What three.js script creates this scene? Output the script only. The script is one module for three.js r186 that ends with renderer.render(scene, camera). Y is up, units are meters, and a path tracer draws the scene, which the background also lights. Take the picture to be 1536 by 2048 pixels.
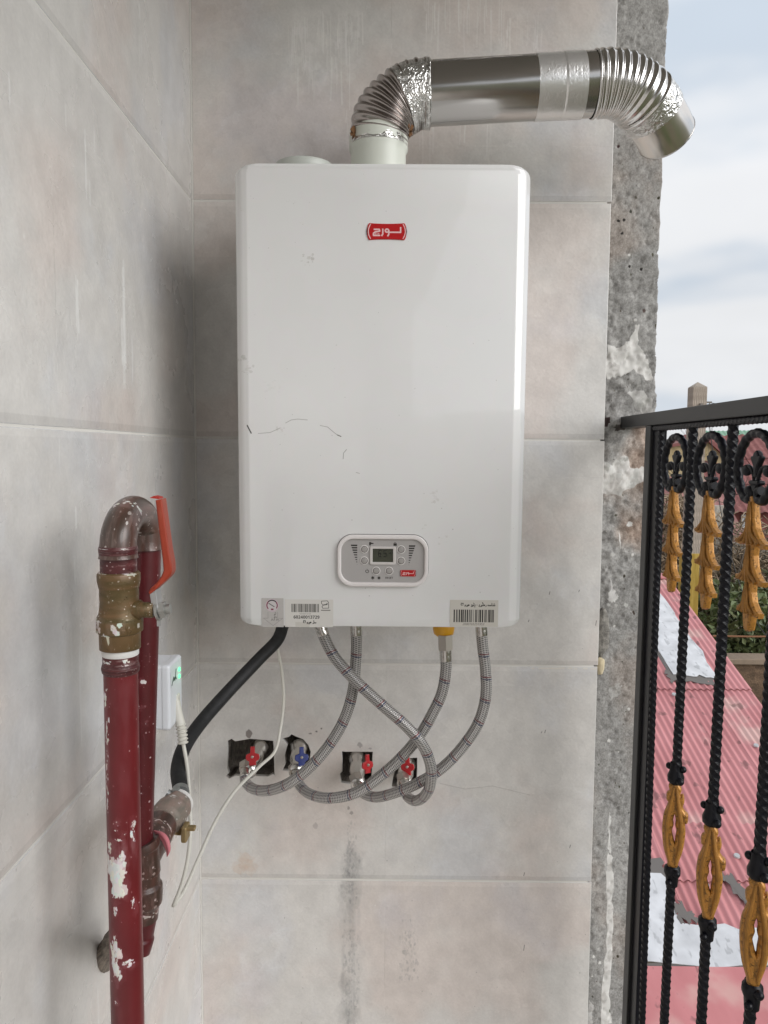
import * as THREE from 'three';
import { mergeGeometries, mergeVertices, toCreasedNormals } from 'three/addons/utils/BufferGeometryUtils.js';
import { RoundedBoxGeometry } from 'three/addons/geometries/RoundedBoxGeometry.js';

// ------------------------------------------------------------------ camera, sky, sun, exposure
const scene = new THREE.Scene();
const camera = new THREE.PerspectiveCamera(66.9, 768 / 1024, 0.02, 4000);
camera.rotation.order = 'YXZ';
camera.position.set(0, 1.3, 0);
camera.rotation.set(-0.07919, 0.00516, 0.00698);

function rngOf(seed) { let s = seed >>> 0; return () => { s = (s + 0x6D2B79F5) | 0; let t = Math.imul(s ^ (s >>> 15), 1 | s); t = (t + Math.imul(t ^ (t >>> 7), 61 | t)) ^ t; return ((t ^ (t >>> 14)) >>> 0) / 4294967296; }; }
function hash3(x, y, z) { let h = Math.imul(x, 374761393) ^ Math.imul(y, 668265263) ^ Math.imul(z, 2147483647 - 58831); h = Math.imul(h ^ (h >>> 13), 1274126177); h ^= h >>> 16; return (h >>> 0) / 4294967296; }
const sm = (t) => t * t * (3 - 2 * t);
function n3(x, y, z) {
  const X = Math.floor(x), Y = Math.floor(y), Z = Math.floor(z), a = sm(x - X), b = sm(y - Y), c = sm(z - Z);
  const l = (p, q, t) => p + (q - p) * t, h = (i, j, k) => hash3(X + i, Y + j, Z + k);
  return l(l(l(h(0, 0, 0), h(1, 0, 0), a), l(h(0, 1, 0), h(1, 1, 0), a), b), l(l(h(0, 0, 1), h(1, 0, 1), a), l(h(0, 1, 1), h(1, 1, 1), a), b), c);
}
function n2(x, y, s = 0) {
  const X = Math.floor(x), Y = Math.floor(y), a = sm(x - X), b = sm(y - Y);
  const p = hash3(X, Y, s), q = hash3(X + 1, Y, s), r = hash3(X, Y + 1, s), t = hash3(X + 1, Y + 1, s);
  return p + (q - p) * a + (r - p) * b + (p - q - r + t) * a * b;
}
function fbm2(x, y, o = 5, s = 0, g = 0.5) { let v = 0, a = 1, w = 0; for (let i = 0; i < o; i++) { v += a * n2(x, y, s + i * 17); w += a; a *= g; x = x * 2.03 + 5.1; y = y * 2.03 + 1.7; } return v / w; }
function fbm3(x, y, z, o = 4) { let v = 0, a = 1, w = 0; for (let i = 0; i < o; i++) { v += a * n3(x, y, z); w += a; a *= 0.5; x = x * 2.03 + 3.1; y = y * 2.03 + 1.7; z = z * 2.03 + 7.3; } return v / w; }
const clamp = (v, a = 0, b = 1) => Math.min(b, Math.max(a, v));
const step = (a, b, v) => sm(clamp((v - a) / (b - a)));
const lerp = (a, b, t) => a + (b - a) * t;

{ // an overcast, softly broken sky
  const W = 1024, H = 512, px = new Float32Array(W * H * 4);
  for (let j = 0; j < H; j++) for (let i = 0; i < W; i++) {
    const el = ((j + 0.5) / H - 0.5) * Math.PI, az = ((i + 0.5) / W - 0.5) * 2 * Math.PI;
    const x = Math.cos(el) * Math.cos(az), z = Math.cos(el) * Math.sin(az), y = Math.sin(el);
    const k = 1 / (Math.max(y, 0) + 0.14), o = (j * W + i) * 4;
    const c = step(0.38, 0.6, fbm3(x * k * 1.3 + 181.3, y * 7, z * k * 1.3 + 4, 5)), f = fbm3(x * k * 2.2, y * 5 + 9, z * k * 2.2, 4);
    const up = y > 0 ? 1 + 0.25 * y : Math.max(0.35, 1 + y * 4);
    const low = Math.exp(-Math.max(y, 0) * 9);
    px[o] = lerp(lerp(0.35, 0.5, c), 0.49, low * 0.5) * (0.93 + 0.14 * f) * up;
    px[o + 1] = lerp(lerp(0.395, 0.508, c), 0.5, low * 0.5) * (0.93 + 0.14 * f) * up;
    px[o + 2] = lerp(lerp(0.45, 0.522, c), 0.508, low * 0.5) * (0.93 + 0.14 * f) * up;
    px[o + 3] = 1;
  }
  const sky = new THREE.DataTexture(px, W, H, THREE.RGBAFormat, THREE.FloatType);
  sky.mapping = THREE.EquirectangularReflectionMapping; sky.minFilter = sky.magFilter = THREE.LinearFilter; sky.wrapS = THREE.RepeatWrapping; sky.needsUpdate = true;
  scene.background = sky; scene.environment = sky;
}
const sun = new THREE.DirectionalLight(new THREE.Color(1, 0.985, 0.965), 1.5);
sun.position.set(0.75, 0.35, 0.56).multiplyScalar(20).add(new THREE.Vector3(0, 1, -1));
sun.target.position.set(0, 1, -1); sun.shadow.radius = 84; sun.castShadow = true;
sun.shadow.mapSize.set(2048, 2048);
Object.assign(sun.shadow.camera, { left: -12, right: 12, top: 12, bottom: -12, near: 0.5, far: 60 });
scene.add(sun, sun.target);
const EXPOSURE = 1.62;

// ------------------------------------------------------------------ helpers
const counts = {};
function numbered(name) { const n = counts[name] = (counts[name] ?? -1) + 1; return n ? name + '_' + String(n).padStart(3, '0') : name; }
function thing(name, label, category, group) { const o = new THREE.Group(); o.name = numbered(name); o.userData = { label, category }; if (group) o.userData.group = group; scene.add(o); return o; }
function struct(name, geo, mat) { const m = new THREE.Mesh(geo, mat); m.name = numbered(name); m.userData.kind = 'structure'; scene.add(m); return m; }
function part(parent, name, geo, mat, label) { const m = new THREE.Mesh(geo, mat); m.name = name; if (label) m.userData.label = label; parent.add(m); return m; }
function sub(parent, name, label) { const g = new THREE.Group(); g.name = name; if (label) g.userData.label = label; parent.add(g); return g; }
const V = (a) => new THREE.Vector3(a[0], a[1], a[2]);
const std = (o) => new THREE.MeshStandardMaterial(o), phy = (o) => new THREE.MeshPhysicalMaterial(o);
const lin = (r, g, b) => new THREE.Color().setRGB(r, g, b);
function dtex(W, H, fn, srgb = true) { // fn returns [r, g, b] 0..255 for (u, v)
  const d = new Uint8Array(W * H * 4);
  for (let j = 0; j < H; j++) for (let i = 0; i < W; i++) { const c = fn((i + 0.5) / W, (j + 0.5) / H, i, j), o = (j * W + i) * 4; d[o] = clamp(c[0], 0, 255); d[o + 1] = clamp(c[1], 0, 255); d[o + 2] = clamp(c[2], 0, 255); d[o + 3] = 255; }
  const t = new THREE.DataTexture(d, W, H); t.magFilter = t.minFilter = THREE.LinearFilter; t.wrapS = t.wrapT = THREE.RepeatWrapping; if (srgb) t.colorSpace = THREE.SRGBColorSpace; t.needsUpdate = true; return t;
}
function canvas(W, H, draw) { const c = document.createElement('canvas'); c.width = W; c.height = H; const g = c.getContext('2d'); draw(g, W, H); return c; }
function ctex(W, H, draw) { const t = new THREE.CanvasTexture(canvas(W, H, draw)); t.colorSpace = THREE.SRGBColorSpace; t.wrapS = t.wrapT = THREE.RepeatWrapping; return t; }
function fillNoise(g, W, H, fn) { const im = g.createImageData(W, H), d = im.data; for (let j = 0; j < H; j++) for (let i = 0; i < W; i++) { const c = fn((i + 0.5) / W, 1 - (j + 0.5) / H), o = (j * W + i) * 4; d[o] = c[0]; d[o + 1] = c[1]; d[o + 2] = c[2]; d[o + 3] = 255; } g.putImageData(im, 0, 0); }
function box(w, h, d, x = 0, y = 0, z = 0) { return new THREE.BoxGeometry(w, h, d).translate(x, y, z); }
function rbox(w, h, d, r, x = 0, y = 0, z = 0, s = 2) { return new RoundedBoxGeometry(w, h, d, s, r).translate(x, y, z); }
function shapeOf(pts) { return new THREE.Shape(pts.map((p) => new THREE.Vector2(p[0], p[1]))); }
function rrShape(x0, y0, x1, y1, r, Cls = THREE.Shape) { const s = new Cls(); s.moveTo(x0 + r, y0); s.lineTo(x1 - r, y0); s.absarc(x1 - r, y0 + r, r, -Math.PI / 2, 0); s.lineTo(x1, y1 - r); s.absarc(x1 - r, y1 - r, r, 0, Math.PI / 2); s.lineTo(x0 + r, y1); s.absarc(x0 + r, y1 - r, r, Math.PI / 2, Math.PI); s.lineTo(x0, y0 + r); s.absarc(x0 + r, y0 + r, r, Math.PI, Math.PI * 1.5); return s; }
function ext(shape, depth, bevel = 0, seg = 1, curve = 8) { return new THREE.ExtrudeGeometry(shape, { depth: depth - 2 * bevel, bevelEnabled: bevel > 0, bevelThickness: bevel, bevelSize: bevel, bevelOffset: -bevel, bevelSegments: seg, curveSegments: curve }).translate(0, 0, bevel); }
// sweeps a ring along a smooth path; radius may vary with distance s (m), fraction t and angle
function sweep(pts, radius, { seg = 60, rad = 14, caps = true, vScale = 1, tension } = {}) {
  const curve = new THREE.CatmullRomCurve3(pts.map(V), false, tension === undefined ? 'centripetal' : 'catmullrom', tension);
  curve.arcLengthDivisions = Math.max(400, seg * 4);
  const L = curve.getLength(), fr = curve.computeFrenetFrames(seg, false), P = [], UV = [], I = [], n = rad + 1;
  for (let i = 0; i <= seg; i++) {
    const t = i / seg, c = curve.getPointAt(t);
    for (let k = 0; k <= rad; k++) {
      const a = (k % rad) / rad * 2 * Math.PI, r = typeof radius === 'function' ? radius(t * L, a, t, L) : radius;
      const p = c.clone().addScaledVector(fr.normals[i], Math.cos(a) * r).addScaledVector(fr.binormals[i], Math.sin(a) * r);
      P.push(p.x, p.y, p.z); UV.push(t * L * vScale, k / rad);
    }
  }
  for (let i = 0; i < seg; i++) for (let k = 0; k < rad; k++) { const a = i * n + k, b = a + n; I.push(a, a + 1, b, b, a + 1, b + 1); }
  const g = new THREE.BufferGeometry();
  if (caps) for (const [i, flip] of [[0, 0], [seg, 1]]) { const c = curve.getPointAt(i / seg), o = P.length / 3; P.push(c.x, c.y, c.z); UV.push(0, 0); for (let k = 0; k <= rad; k++) { P.push(P[(i * n + k) * 3], P[(i * n + k) * 3 + 1], P[(i * n + k) * 3 + 2]); UV.push(0, 0); } for (let k = 0; k < rad; k++) flip ? I.push(o, o + 1 + k, o + 2 + k) : I.push(o, o + 2 + k, o + 1 + k); }
  g.setAttribute('position', new THREE.Float32BufferAttribute(P, 3)); g.setAttribute('uv', new THREE.Float32BufferAttribute(UV, 2)); g.setIndex(I);
  g.computeVertexNormals();
  const N = g.attributes.normal;
  for (let i = 0; i <= seg; i++) { const a = i * n, b = a + rad, x = N.getX(a) + N.getX(b), y = N.getY(a) + N.getY(b), z = N.getZ(a) + N.getZ(b), l = Math.hypot(x, y, z) || 1; N.setXYZ(a, x / l, y / l, z / l); N.setXYZ(b, x / l, y / l, z / l); }
  // make sure faces look outwards
  const p0 = new THREE.Vector3().fromBufferAttribute(g.attributes.position, 0), n0 = new THREE.Vector3().fromBufferAttribute(N, 0);
  if (n0.dot(p0.sub(curve.getPointAt(0))) < 0) { const id = g.index.array; for (let i = 0; i < id.length; i += 3) { const q = id[i]; id[i] = id[i + 1]; id[i + 1] = q; } for (let i = 0; i < N.array.length; i++) N.array[i] *= -1; }
  return g;
}
const clean = (g) => { const o = new THREE.BufferGeometry(); const q = g.index ? g.toNonIndexed() : g; for (const k of ['position', 'normal', 'uv']) o.setAttribute(k, q.attributes[k]); return o; };
const merge = (list) => mergeGeometries(list.map(clean));
const lathe = (prof, seg = 32) => new THREE.LatheGeometry(prof.map((p) => new THREE.Vector2(p[0], p[1])), seg);
const crease = (g, a = 0.6) => toCreasedNormals(g, a);
function aim(g, from, to) { // turns +y to the direction from -> to and moves the origin to from
  const d = V(to).sub(V(from)), q = new THREE.Quaternion().setFromUnitVectors(new THREE.Vector3(0, 1, 0), d.clone().normalize());
  return g.applyQuaternion(q).translate(from[0], from[1], from[2]);
}
function hex(r, h) { return new THREE.CylinderGeometry(r, r, h, 6).translate(0, h / 2, 0).toNonIndexed(); }
function blob(g, x, y, r, rnd, sy = 1, n = 14) { g.beginPath(); for (let i = 0; i < n; i++) { const a = i / n * Math.PI * 2, q = r * (0.6 + 0.6 * rnd()); g[i ? 'lineTo' : 'moveTo'](x + Math.cos(a) * q, y + Math.sin(a) * q * sy); } g.closePath(); g.fill(); }

// ------------------------------------------------------------------ tiled walls
const XL = -0.378, ZB = -1.516, JOINTS = [-0.022, 0.427, 0.875, 1.3225, 1.772, 2.222, 2.6];
function tileNoise(x, y, s) { // beige stone-look porcelain: pinkish, grey and bluish clouds
  const a = fbm2(x * 4.6 + s, y * 5.2, 6, s), b = fbm2(x * 7.3 + 9, y * 5.7 + s, 6, s + 40), c = fbm2(x * 44, y * 36, 4, s + 80), w = fbm2(x * 13 + 4 * a, y * 10 + 4 * b, 5, s + 7), v = Math.abs(fbm2(x * 8 + 2 * b, y * 11 + 2 * a, 4, s + 23) - 0.5), vein = Math.exp(-v * 60) * step(0.45, 0.65, b);
  const pink = step(0.47, 0.72, a), blue = step(0.5, 0.74, b), k = (w - 0.5) * 13 + (c - 0.5) * 18 + (n2(x * 420, y * 400, s) - 0.5) * 7;
  return [211 + k + pink * 1 - blue * 4 + vein * 4, 208 + k - pink * 5 - blue * 2 + vein * 5, 204 + k * 0.97 - pink * 7 + blue * 2 + vein * 6];
}
function wallTex(W, H, w, h, y0, seed, draw) { // metres: u 0..w, v y0..y0+h
  return ctex(W, H, (g) => {
    fillNoise(g, W, H, (u, v) => {
      const x = u * w, y = y0 + v * h, c = tileNoise(x, y, seed + Math.floor((y + 0.022) / 0.4488) * 7);
      // the narrow printed edge band of each tile
      const q = ((y + 0.022) % 0.4488) , band = q < 0.0105 ? 11 : q > 0.4488 - 0.012 ? -6 : 0;
      return [c[0] - band, c[1] - band, c[2] - band];
    });
    g.setTransform(W / w, 0, 0, -H / h, 0, H + y0 * H / h);
    draw(g, rngOf(seed));
  });
}
const backTex = wallTex(1024, 2048, 0.82, 2.3, 0.05, 3, (g, rnd) => {
  g.translate(0.378, 0);
  const dot = (p, r, c, sy = 1) => { g.fillStyle = c; blob(g, p[0], p[1], r, rnd, sy); };
  // dried plaster runs near the top
  for (const [a, b, c, n] of [[-0.1947, -0.0543, 2.0834, 46], [0.0577, 0.2116, 2.12, 44], [-0.1807, -0.0777, 2.0206, 30], [0.2116, 0.2862, 2.0849, 14], [-0.1338, 0.206, 1.9126, 20]])
    for (let i = 0; i < n; i++) { const x = lerp(a, b, rnd()), y = c + (rnd() - 0.3) * 0.05, l = 0.02 + rnd() * 0.06; g.strokeStyle = `rgba(236,234,230,${0.12 + 0.34 * rnd()})`; g.lineWidth = 0.0008 + rnd() * 0.0022; g.beginPath(); g.moveTo(x, y); g.quadraticCurveTo(x + (rnd() - 0.5) * 0.006, y - l * 0.5, x + (rnd() - 0.5) * 0.005, y - l); g.stroke(); }
  for (let i = 0; i < 40; i++) { g.fillStyle = `rgba(234,232,228,${0.08 + rnd() * 0.16})`; blob(g, lerp(-0.1901, -0.0588, rnd()), lerp(2.0834, 1.9664, rnd()), 0.004 + rnd() * 0.01, rnd); }
  // grey grout haze below the connections
  for (const [xa, xb, ya, yb, n] of [[-0.089, -0.0531, 0.5004, 0.06, 800], [0.0309, 0.0677, 0.3636, 0.2073, 330], [-0.0824, -0.06, 0.553, 0.405, 160]])
    for (let i = 0; i < n; i++) { const t = rnd(), y = lerp(ya, yb, t), m = fbm2(y * 30, 4, 3, 5); if (m < 0.36) continue; g.fillStyle = `rgba(104,104,106,${0.03 + rnd() * 0.14})`; blob(g, lerp(xa, xb, clamp(0.5 + (rnd() + rnd() - 1) * 0.5 * (0.6 + m))), y, 0.0005 + Math.pow(rnd(), 2) * 0.0026, rnd, 1 + rnd() * 1.5, 7); }
  for (let i = 0; i < 40; i++) { const x = lerp(-0.088, -0.0531, rnd()), y = lerp(0.5109, 0.2, rnd()), l = 0.03 + rnd() * 0.12; g.strokeStyle = `rgba(112,112,114,${0.01 + rnd() * 0.035})`; g.lineWidth = 0.002 + rnd() * 0.005; g.beginPath(); g.moveTo(x, y); g.lineTo(x + (rnd() - 0.5) * 0.004, y - l); g.stroke(); }
  g.fillStyle = 'rgba(110,110,112,0.05)'; for (let i = 0; i < 60; i++) blob(g, lerp(-0.088, -0.0531, rnd()), lerp(0.4898, 0.06, rnd()), 0.008 + rnd() * 0.008, rnd, 2);
  // dark ticks and scratches
  g.strokeStyle = 'rgba(40,38,38,0.75)'; g.lineCap = 'round';
  for (const [x, y, l] of [[0.3213,1.0245, 0.006], [0.3794,1.028, 0.004], [0.2811,0.9671, 0.004], [0.319,0.7437, 0.006], [0.312,0.7406, 0.003], [0.4147,0.9672, 0.01], [0.2833,0.4458, 0.007], [0.2865,0.291, 0.012], [0.3752,0.5049, 0.006]]) { g.lineWidth = 0.0009; g.beginPath(); g.moveTo(x, y); g.lineTo(x - 0.0015, y - l); g.stroke(); }
  for (let i = 0; i < 130; i++) { g.fillStyle = `rgba(60,56,54,${0.15 + rnd() * 0.45})`; blob(g, lerp(-0.37, 0.42, rnd()), lerp(0.1, 1.75, rnd() * rnd()), 0.0003 + rnd() * 0.0008, rnd, 1, 6); }
  g.strokeStyle = 'rgba(90,82,78,0.35)'; g.lineWidth = 0.0007; g.beginPath(); g.moveTo(0.109,0.6311); g.lineTo(0.1596,0.6201); g.lineTo(0.2149,0.6269); g.lineTo(0.2909,0.6088); g.stroke();
  dot([-0.1534,0.7322], 0.004, 'rgba(60,52,50,0.5)', 0.4); dot([-0.1403,0.7365], 0.003, 'rgba(50,44,44,0.7)', 0.5); dot([-0.1303,0.7427], 0.002, 'rgba(60,52,50,0.6)');
  dot([-0.0755,0.5781], 0.003, 'rgba(100,96,94,0.45)', 1.4); dot([-0.0694,0.5677], 0.004, 'rgba(104,100,98,0.4)'); dot([-0.1423,0.5408], 0.005, 'rgba(110,102,98,0.22)', 1.7); dot([-0.0528,0.7094], 0.005, 'rgba(90,84,82,0.35)', 1.2); dot([-0.0327,0.7024], 0.004, 'rgba(90,84,82,0.35)', 0.5);
  dot([-0.276,0.7311], 0.006, 'rgba(80,70,66,0.55)', 1.6);
  // pale trowel smears lower left
  for (let i = 0; i < 26; i++) { g.fillStyle = `rgba(206,206,204,${0.06 + rnd() * 0.12})`; blob(g, lerp(-0.3213, -0.2704, rnd()), lerp(0.5613, 0.4664, rnd()), 0.004 + rnd() * 0.006, rnd, 2.4); }
  for (let i = 0; i < 7; i++) { g.fillStyle = 'rgba(196,150,126,0.10)'; blob(g, -0.2912 + (rnd() - 0.5) * 0.03, 0.4559 + (rnd() - 0.5) * 0.04, 0.016, rnd, 0.8); }
  // pale flecks in the joint right of the hoses
  for (let i = 0; i < 9; i++) { g.fillStyle = 'rgba(226,220,210,0.75)'; const x = lerp(0.2852, 0.4145, i / 9 + rnd() * 0.05); g.fillRect(x, 0.868 + rnd() * 0.001, 0.005 + rnd() * 0.012, 0.003); }
  for (let i = 0; i < 30; i++) { g.fillStyle = `rgba(236,234,230,${0.3 + rnd() * 0.5})`; blob(g, lerp(-0.37, 0.42, rnd()), lerp(0.1, 2.2, rnd()), 0.0006 + rnd() * 0.001, rnd); }
});
const leftTex = wallTex(1024, 1536, 1.6, 2.3, 0.05, 21, (g, rnd) => { // u = distance from the corner
  const D = (z) => z + 1.516;
  const run = (p, l, w, a) => { const u = D(p[0]); for (let i = 0; i < 3; i++) { g.strokeStyle = `rgba(240,240,238,${a * (0.4 + 0.6 * rnd())})`; g.lineWidth = w * (0.25 + rnd() * 0.45); g.beginPath(); const x = u + (rnd() - 0.5) * w * 1.2, y = p[1] + (rnd() - 0.5) * l * 0.3; g.moveTo(x, y); g.lineTo(x + (rnd() - 0.5) * 0.003, y - l * 0.5); g.lineTo(x + (rnd() - 0.5) * 0.003, y - l); g.stroke(); } };
  g.lineCap = 'round';
  for (const [p, l, w, a] of [[[-0.7951,1.6671], .03, .003, .6], [[-0.9327,1.7003], .03, .0035, .6], [[-0.9899,1.6875], .07, .004, .65], [[-1.0187,1.7062], .025, .003, .5], [[-1.0014,1.6374], .03, .004, .5], [[-0.9524,1.5013], .06, .009, .6], [[-1.1216,1.5493], .14, .012, .6], [[-1.1535,1.4666], .06, .008, .5], [[-1.1156,1.482], .06, .012, .55], [[-1.1174,1.4402], .05, .01, .35], [[-0.9326,1.2257], .025, .004, .55], [[-0.9261,1.1686], .03, .004, .5], [[-0.9393,1.111], .09, .005, .5], [[-0.9091,1.0838], .05, .004, .4], [[-0.9331,1.0594], .12, .004, .3], [[-0.9972,1.1161], .05, .006, .3], [[-1.2157,1.92], .04, .012, .3], [[-1.2136,1.9654], .02, .008, .4], [[-0.967,0.6089], .2, .004, .35]]) run(p, l, w, a);
  for (let i = 0; i < 60; i++) { g.fillStyle = `rgba(236,232,226,${0.1 + rnd() * 0.25})`; const c = i < 36 ? [-1.0769,1.6354] : [-1.1887,1.6471]; blob(g, D(c[0]) + (rnd() + rnd() - 1) * 0.06, c[1] + (rnd() + rnd() - 1) * 0.05, 0.001 + rnd() * 0.005, rnd, 0.7); }
  for (let i = 0; i < 60; i++) { g.fillStyle = `rgba(70,66,64,${0.1 + rnd() * 0.3})`; blob(g, lerp(0, 1.5, rnd()), lerp(0.1, 2.2, rnd()), 0.0005 + rnd() * 0.0012, rnd, 1, 6); }
  for (let i = 0; i < 70; i++) { g.fillStyle = `rgba(240,238,235,${0.2 + rnd() * 0.5})`; blob(g, lerp(0, 1.5, rnd()), lerp(0.1, 2.2, rnd()), 0.0006 + rnd() * 0.0018, rnd, 1.4); }
  for (let i = 0; i < 2; i++) { g.strokeStyle = 'rgba(238,236,232,0.3)'; g.lineWidth = 0.001; const u = D([-0.8231,1.6456][0]), y = 1.6456; g.beginPath(); g.moveTo(u, y); g.lineTo(u + 0.03 * rnd(), y - 0.02 * rnd()); g.stroke(); }
});
const tileBump = dtex(512, 512, (u, v) => { const k = (fbm2(u * 14, v * 14, 4, 90) * 0.7 + fbm2(u * 120, v * 120, 2, 91) * 0.3) * 255; return [k, k, k]; }, false); tileBump.repeat.set(1.6, 1.6);
const tileRough = dtex(512, 512, (u, v) => { const k = 76 + (fbm2(u * 8, v * 10, 5, 66) - 0.5) * 100; return [k, k, k]; }, false); tileRough.repeat.set(1.2, 1.2);
function fitTex(t, w, h, ox, oy) { t.repeat.set(1 / w, 1 / h); t.offset.set(-ox / w, -oy / h); return t; }
fitTex(backTex, 0.82, 2.3, -0.378, 0.05); fitTex(leftTex, 1.6, 2.3, 0, 0.05);
const tileMat = { roughness: 0.95, roughnessMap: tileRough, bumpMap: tileBump, bumpScale: 0.0008 };
const backTile = phy({ ...tileMat, map: backTex }), leftTile = phy({ ...tileMat, map: leftTex });
const groutMat = std({ color: lin(0.7, 0.68, 0.64), roughness: 0.95 });
const mortarTex = dtex(256, 256, (u, v) => { const k = 78 + fbm2(u * 9, v * 9, 5, 31) * 74 + (n2(u * 90, v * 90, 8) - 0.5) * 40; return [k, k * 0.94, k * 0.88]; }); mortarTex.repeat.set(6, 6);
const mortarMat = std({ map: mortarTex, roughness: 1, bumpMap: mortarTex, bumpScale: 0.004 });

// ragged cut-outs round the four water connections
const HOLES = [
  [[-0.3194,0.7152], [-0.3114,0.7194], [-0.3044,0.7143], [-0.2741,0.7198], [-0.2278,0.7161], [-0.2269,0.6975], [-0.2251,0.6435], [-0.2291,0.6476], [-0.2383,0.6424], [-0.2585,0.6432], [-0.2948,0.6429], [-0.3049,0.6438], [-0.3171,0.6374], [-0.3231,0.6426], [-0.317,0.6489], [-0.3199,0.6603], [-0.3186,0.6966]],
  [[-0.2087,0.7214], [-0.1956,0.7246], [-0.1906,0.7298], [-0.1825,0.7258], [-0.1675,0.7197], [-0.1574,0.7084], [-0.1524,0.694], [-0.1564,0.667], [-0.1736,0.6513], [-0.1998,0.6552], [-0.2089,0.6551], [-0.2028,0.6687], [-0.2038,0.6873], [-0.1987,0.7081]],
  [[-0.089,0.6956], [-0.0829,0.6947], [-0.0276,0.6952], [-0.0284,0.6682], [-0.0302,0.6297], [-0.0676,0.6284], [-0.0898,0.6313], [-0.0929,0.6489], [-0.0879,0.6542], [-0.0879,0.678]],
  [[0.0128,0.679], [0.0167,0.6873], [0.0258,0.6863], [0.0399,0.6823], [0.062,0.6836], [0.0623,0.6587], [0.0607,0.6223], [0.0203,0.6198], [0.0112,0.6208], [0.0131,0.6354], [0.017,0.6531]],
];
const holePath = (h) => new THREE.Path(h.map((p) => new THREE.Vector2(p[0], p[1])));
const backWall = thing('tiled_wall', 'back wall of large beige stone-look tiles behind the white boiler', 'wall');
for (let i = 0; i < 6; i++) {
  const s = shapeOf([[XL + 0.0025, JOINTS[i] + 0.0015], [0.4205 - (i % 2) * 0.001, JOINTS[i] + 0.0015], [0.4205 - (i % 2) * 0.001, JOINTS[i + 1] - 0.0012], [XL + 0.0025, JOINTS[i + 1] - 0.0012]]);
  if (i === 1) s.holes.push(...HOLES.map(holePath));
  part(backWall, 'tile', ext(s, 0.010, 0.0012, 2).translate(0, 0, ZB - 0.010), backTile);
}
{
  const s = shapeOf([[XL - 0.02, -0.02], [0.412, -0.02], [0.412, 2.6], [XL - 0.02, 2.6]]);
  for (const h of HOLES) { const c = h.reduce((a, p) => [a[0] + p[0] / h.length, a[1] + p[1] / h.length], [0, 0]); s.holes.push(holePath(h.map((p) => [c[0] + (p[0] - c[0]) * 1.04, c[1] + (p[1] - c[1]) * 1.04]))); }
  part(backWall, 'mortar_bed', ext(s, 0.0065).translate(0, 0, ZB - 0.0073), groutMat);
  part(backWall, 'render_coat', ext(s, 0.045).translate(0, 0, ZB - 0.0545), mortarMat);
  part(backWall, 'wall_core', box(0.9, 2.64, 0.12, -0.03, 1.29, ZB - 0.1155), mortarMat);
  part(backWall, 'corner_grout', box(0.0026, 2.6, 0.0026, XL + 0.0013, 1.29, ZB + 0.0003), std({ color: lin(0.76, 0.74, 0.7), roughness: 0.9 }));
}
const leftWall = thing('tiled_wall', 'left side wall of beige tiles with white paint streaks behind the red pipe', 'wall');
const widths = [0, 0.9, 1.8, 2.7, 3.6, 4.5, 6.5];
for (let i = 0; i < 6; i++) for (let k = 0; k < 6; k++) {
  const s = shapeOf([[widths[k] + 0.0015, JOINTS[i] + 0.0015], [widths[k + 1] - 0.0012, JOINTS[i] + 0.0015], [widths[k + 1] - 0.0012, JOINTS[i + 1] - 0.0012], [widths[k] + 0.0015, JOINTS[i + 1] - 0.0012]]);
  const m = part(leftWall, 'tile', ext(s, 0.010, 0.0012, 2), leftTile); m.rotation.y = -Math.PI / 2; m.position.set(XL - 0.010 + 0.010, 0, ZB); m.scale.z = 1;
}
part(leftWall, 'mortar_bed', box(0.2, 2.62, 6.9, XL - 0.1008, 1.29, ZB + 3.43), groutMat);

// ------------------------------------------------------------------ balcony floor and ceiling
const plaster = std({ map: dtex(256, 256, (u, v) => { const k = 168 + (fbm2(u * 8, v * 8, 5, 71) - 0.5) * 30; return [k, k * 0.985, k * 0.96]; }), roughness: 0.95 });
const floorMat = std({ map: dtex(256, 256, (u, v) => { const k = 205 + (fbm2(u * 8, v * 8, 5, 72) - 0.5) * 30; return [k, k * 0.97, k * 0.93]; }), roughness: 0.6 });
struct('balcony_floor', box(1.0, 0.18, 6.6, 0.125, -0.115, ZB + 3.25), floorMat);
struct('balcony_ceiling', box(1.3, 0.2, 6.9, 0.1, 2.56, ZB + 3.43), plaster);
struct('end_wall', box(0.9, 2.46, 0.2, 0.075, 1.217, 5.18), plaster);

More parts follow.
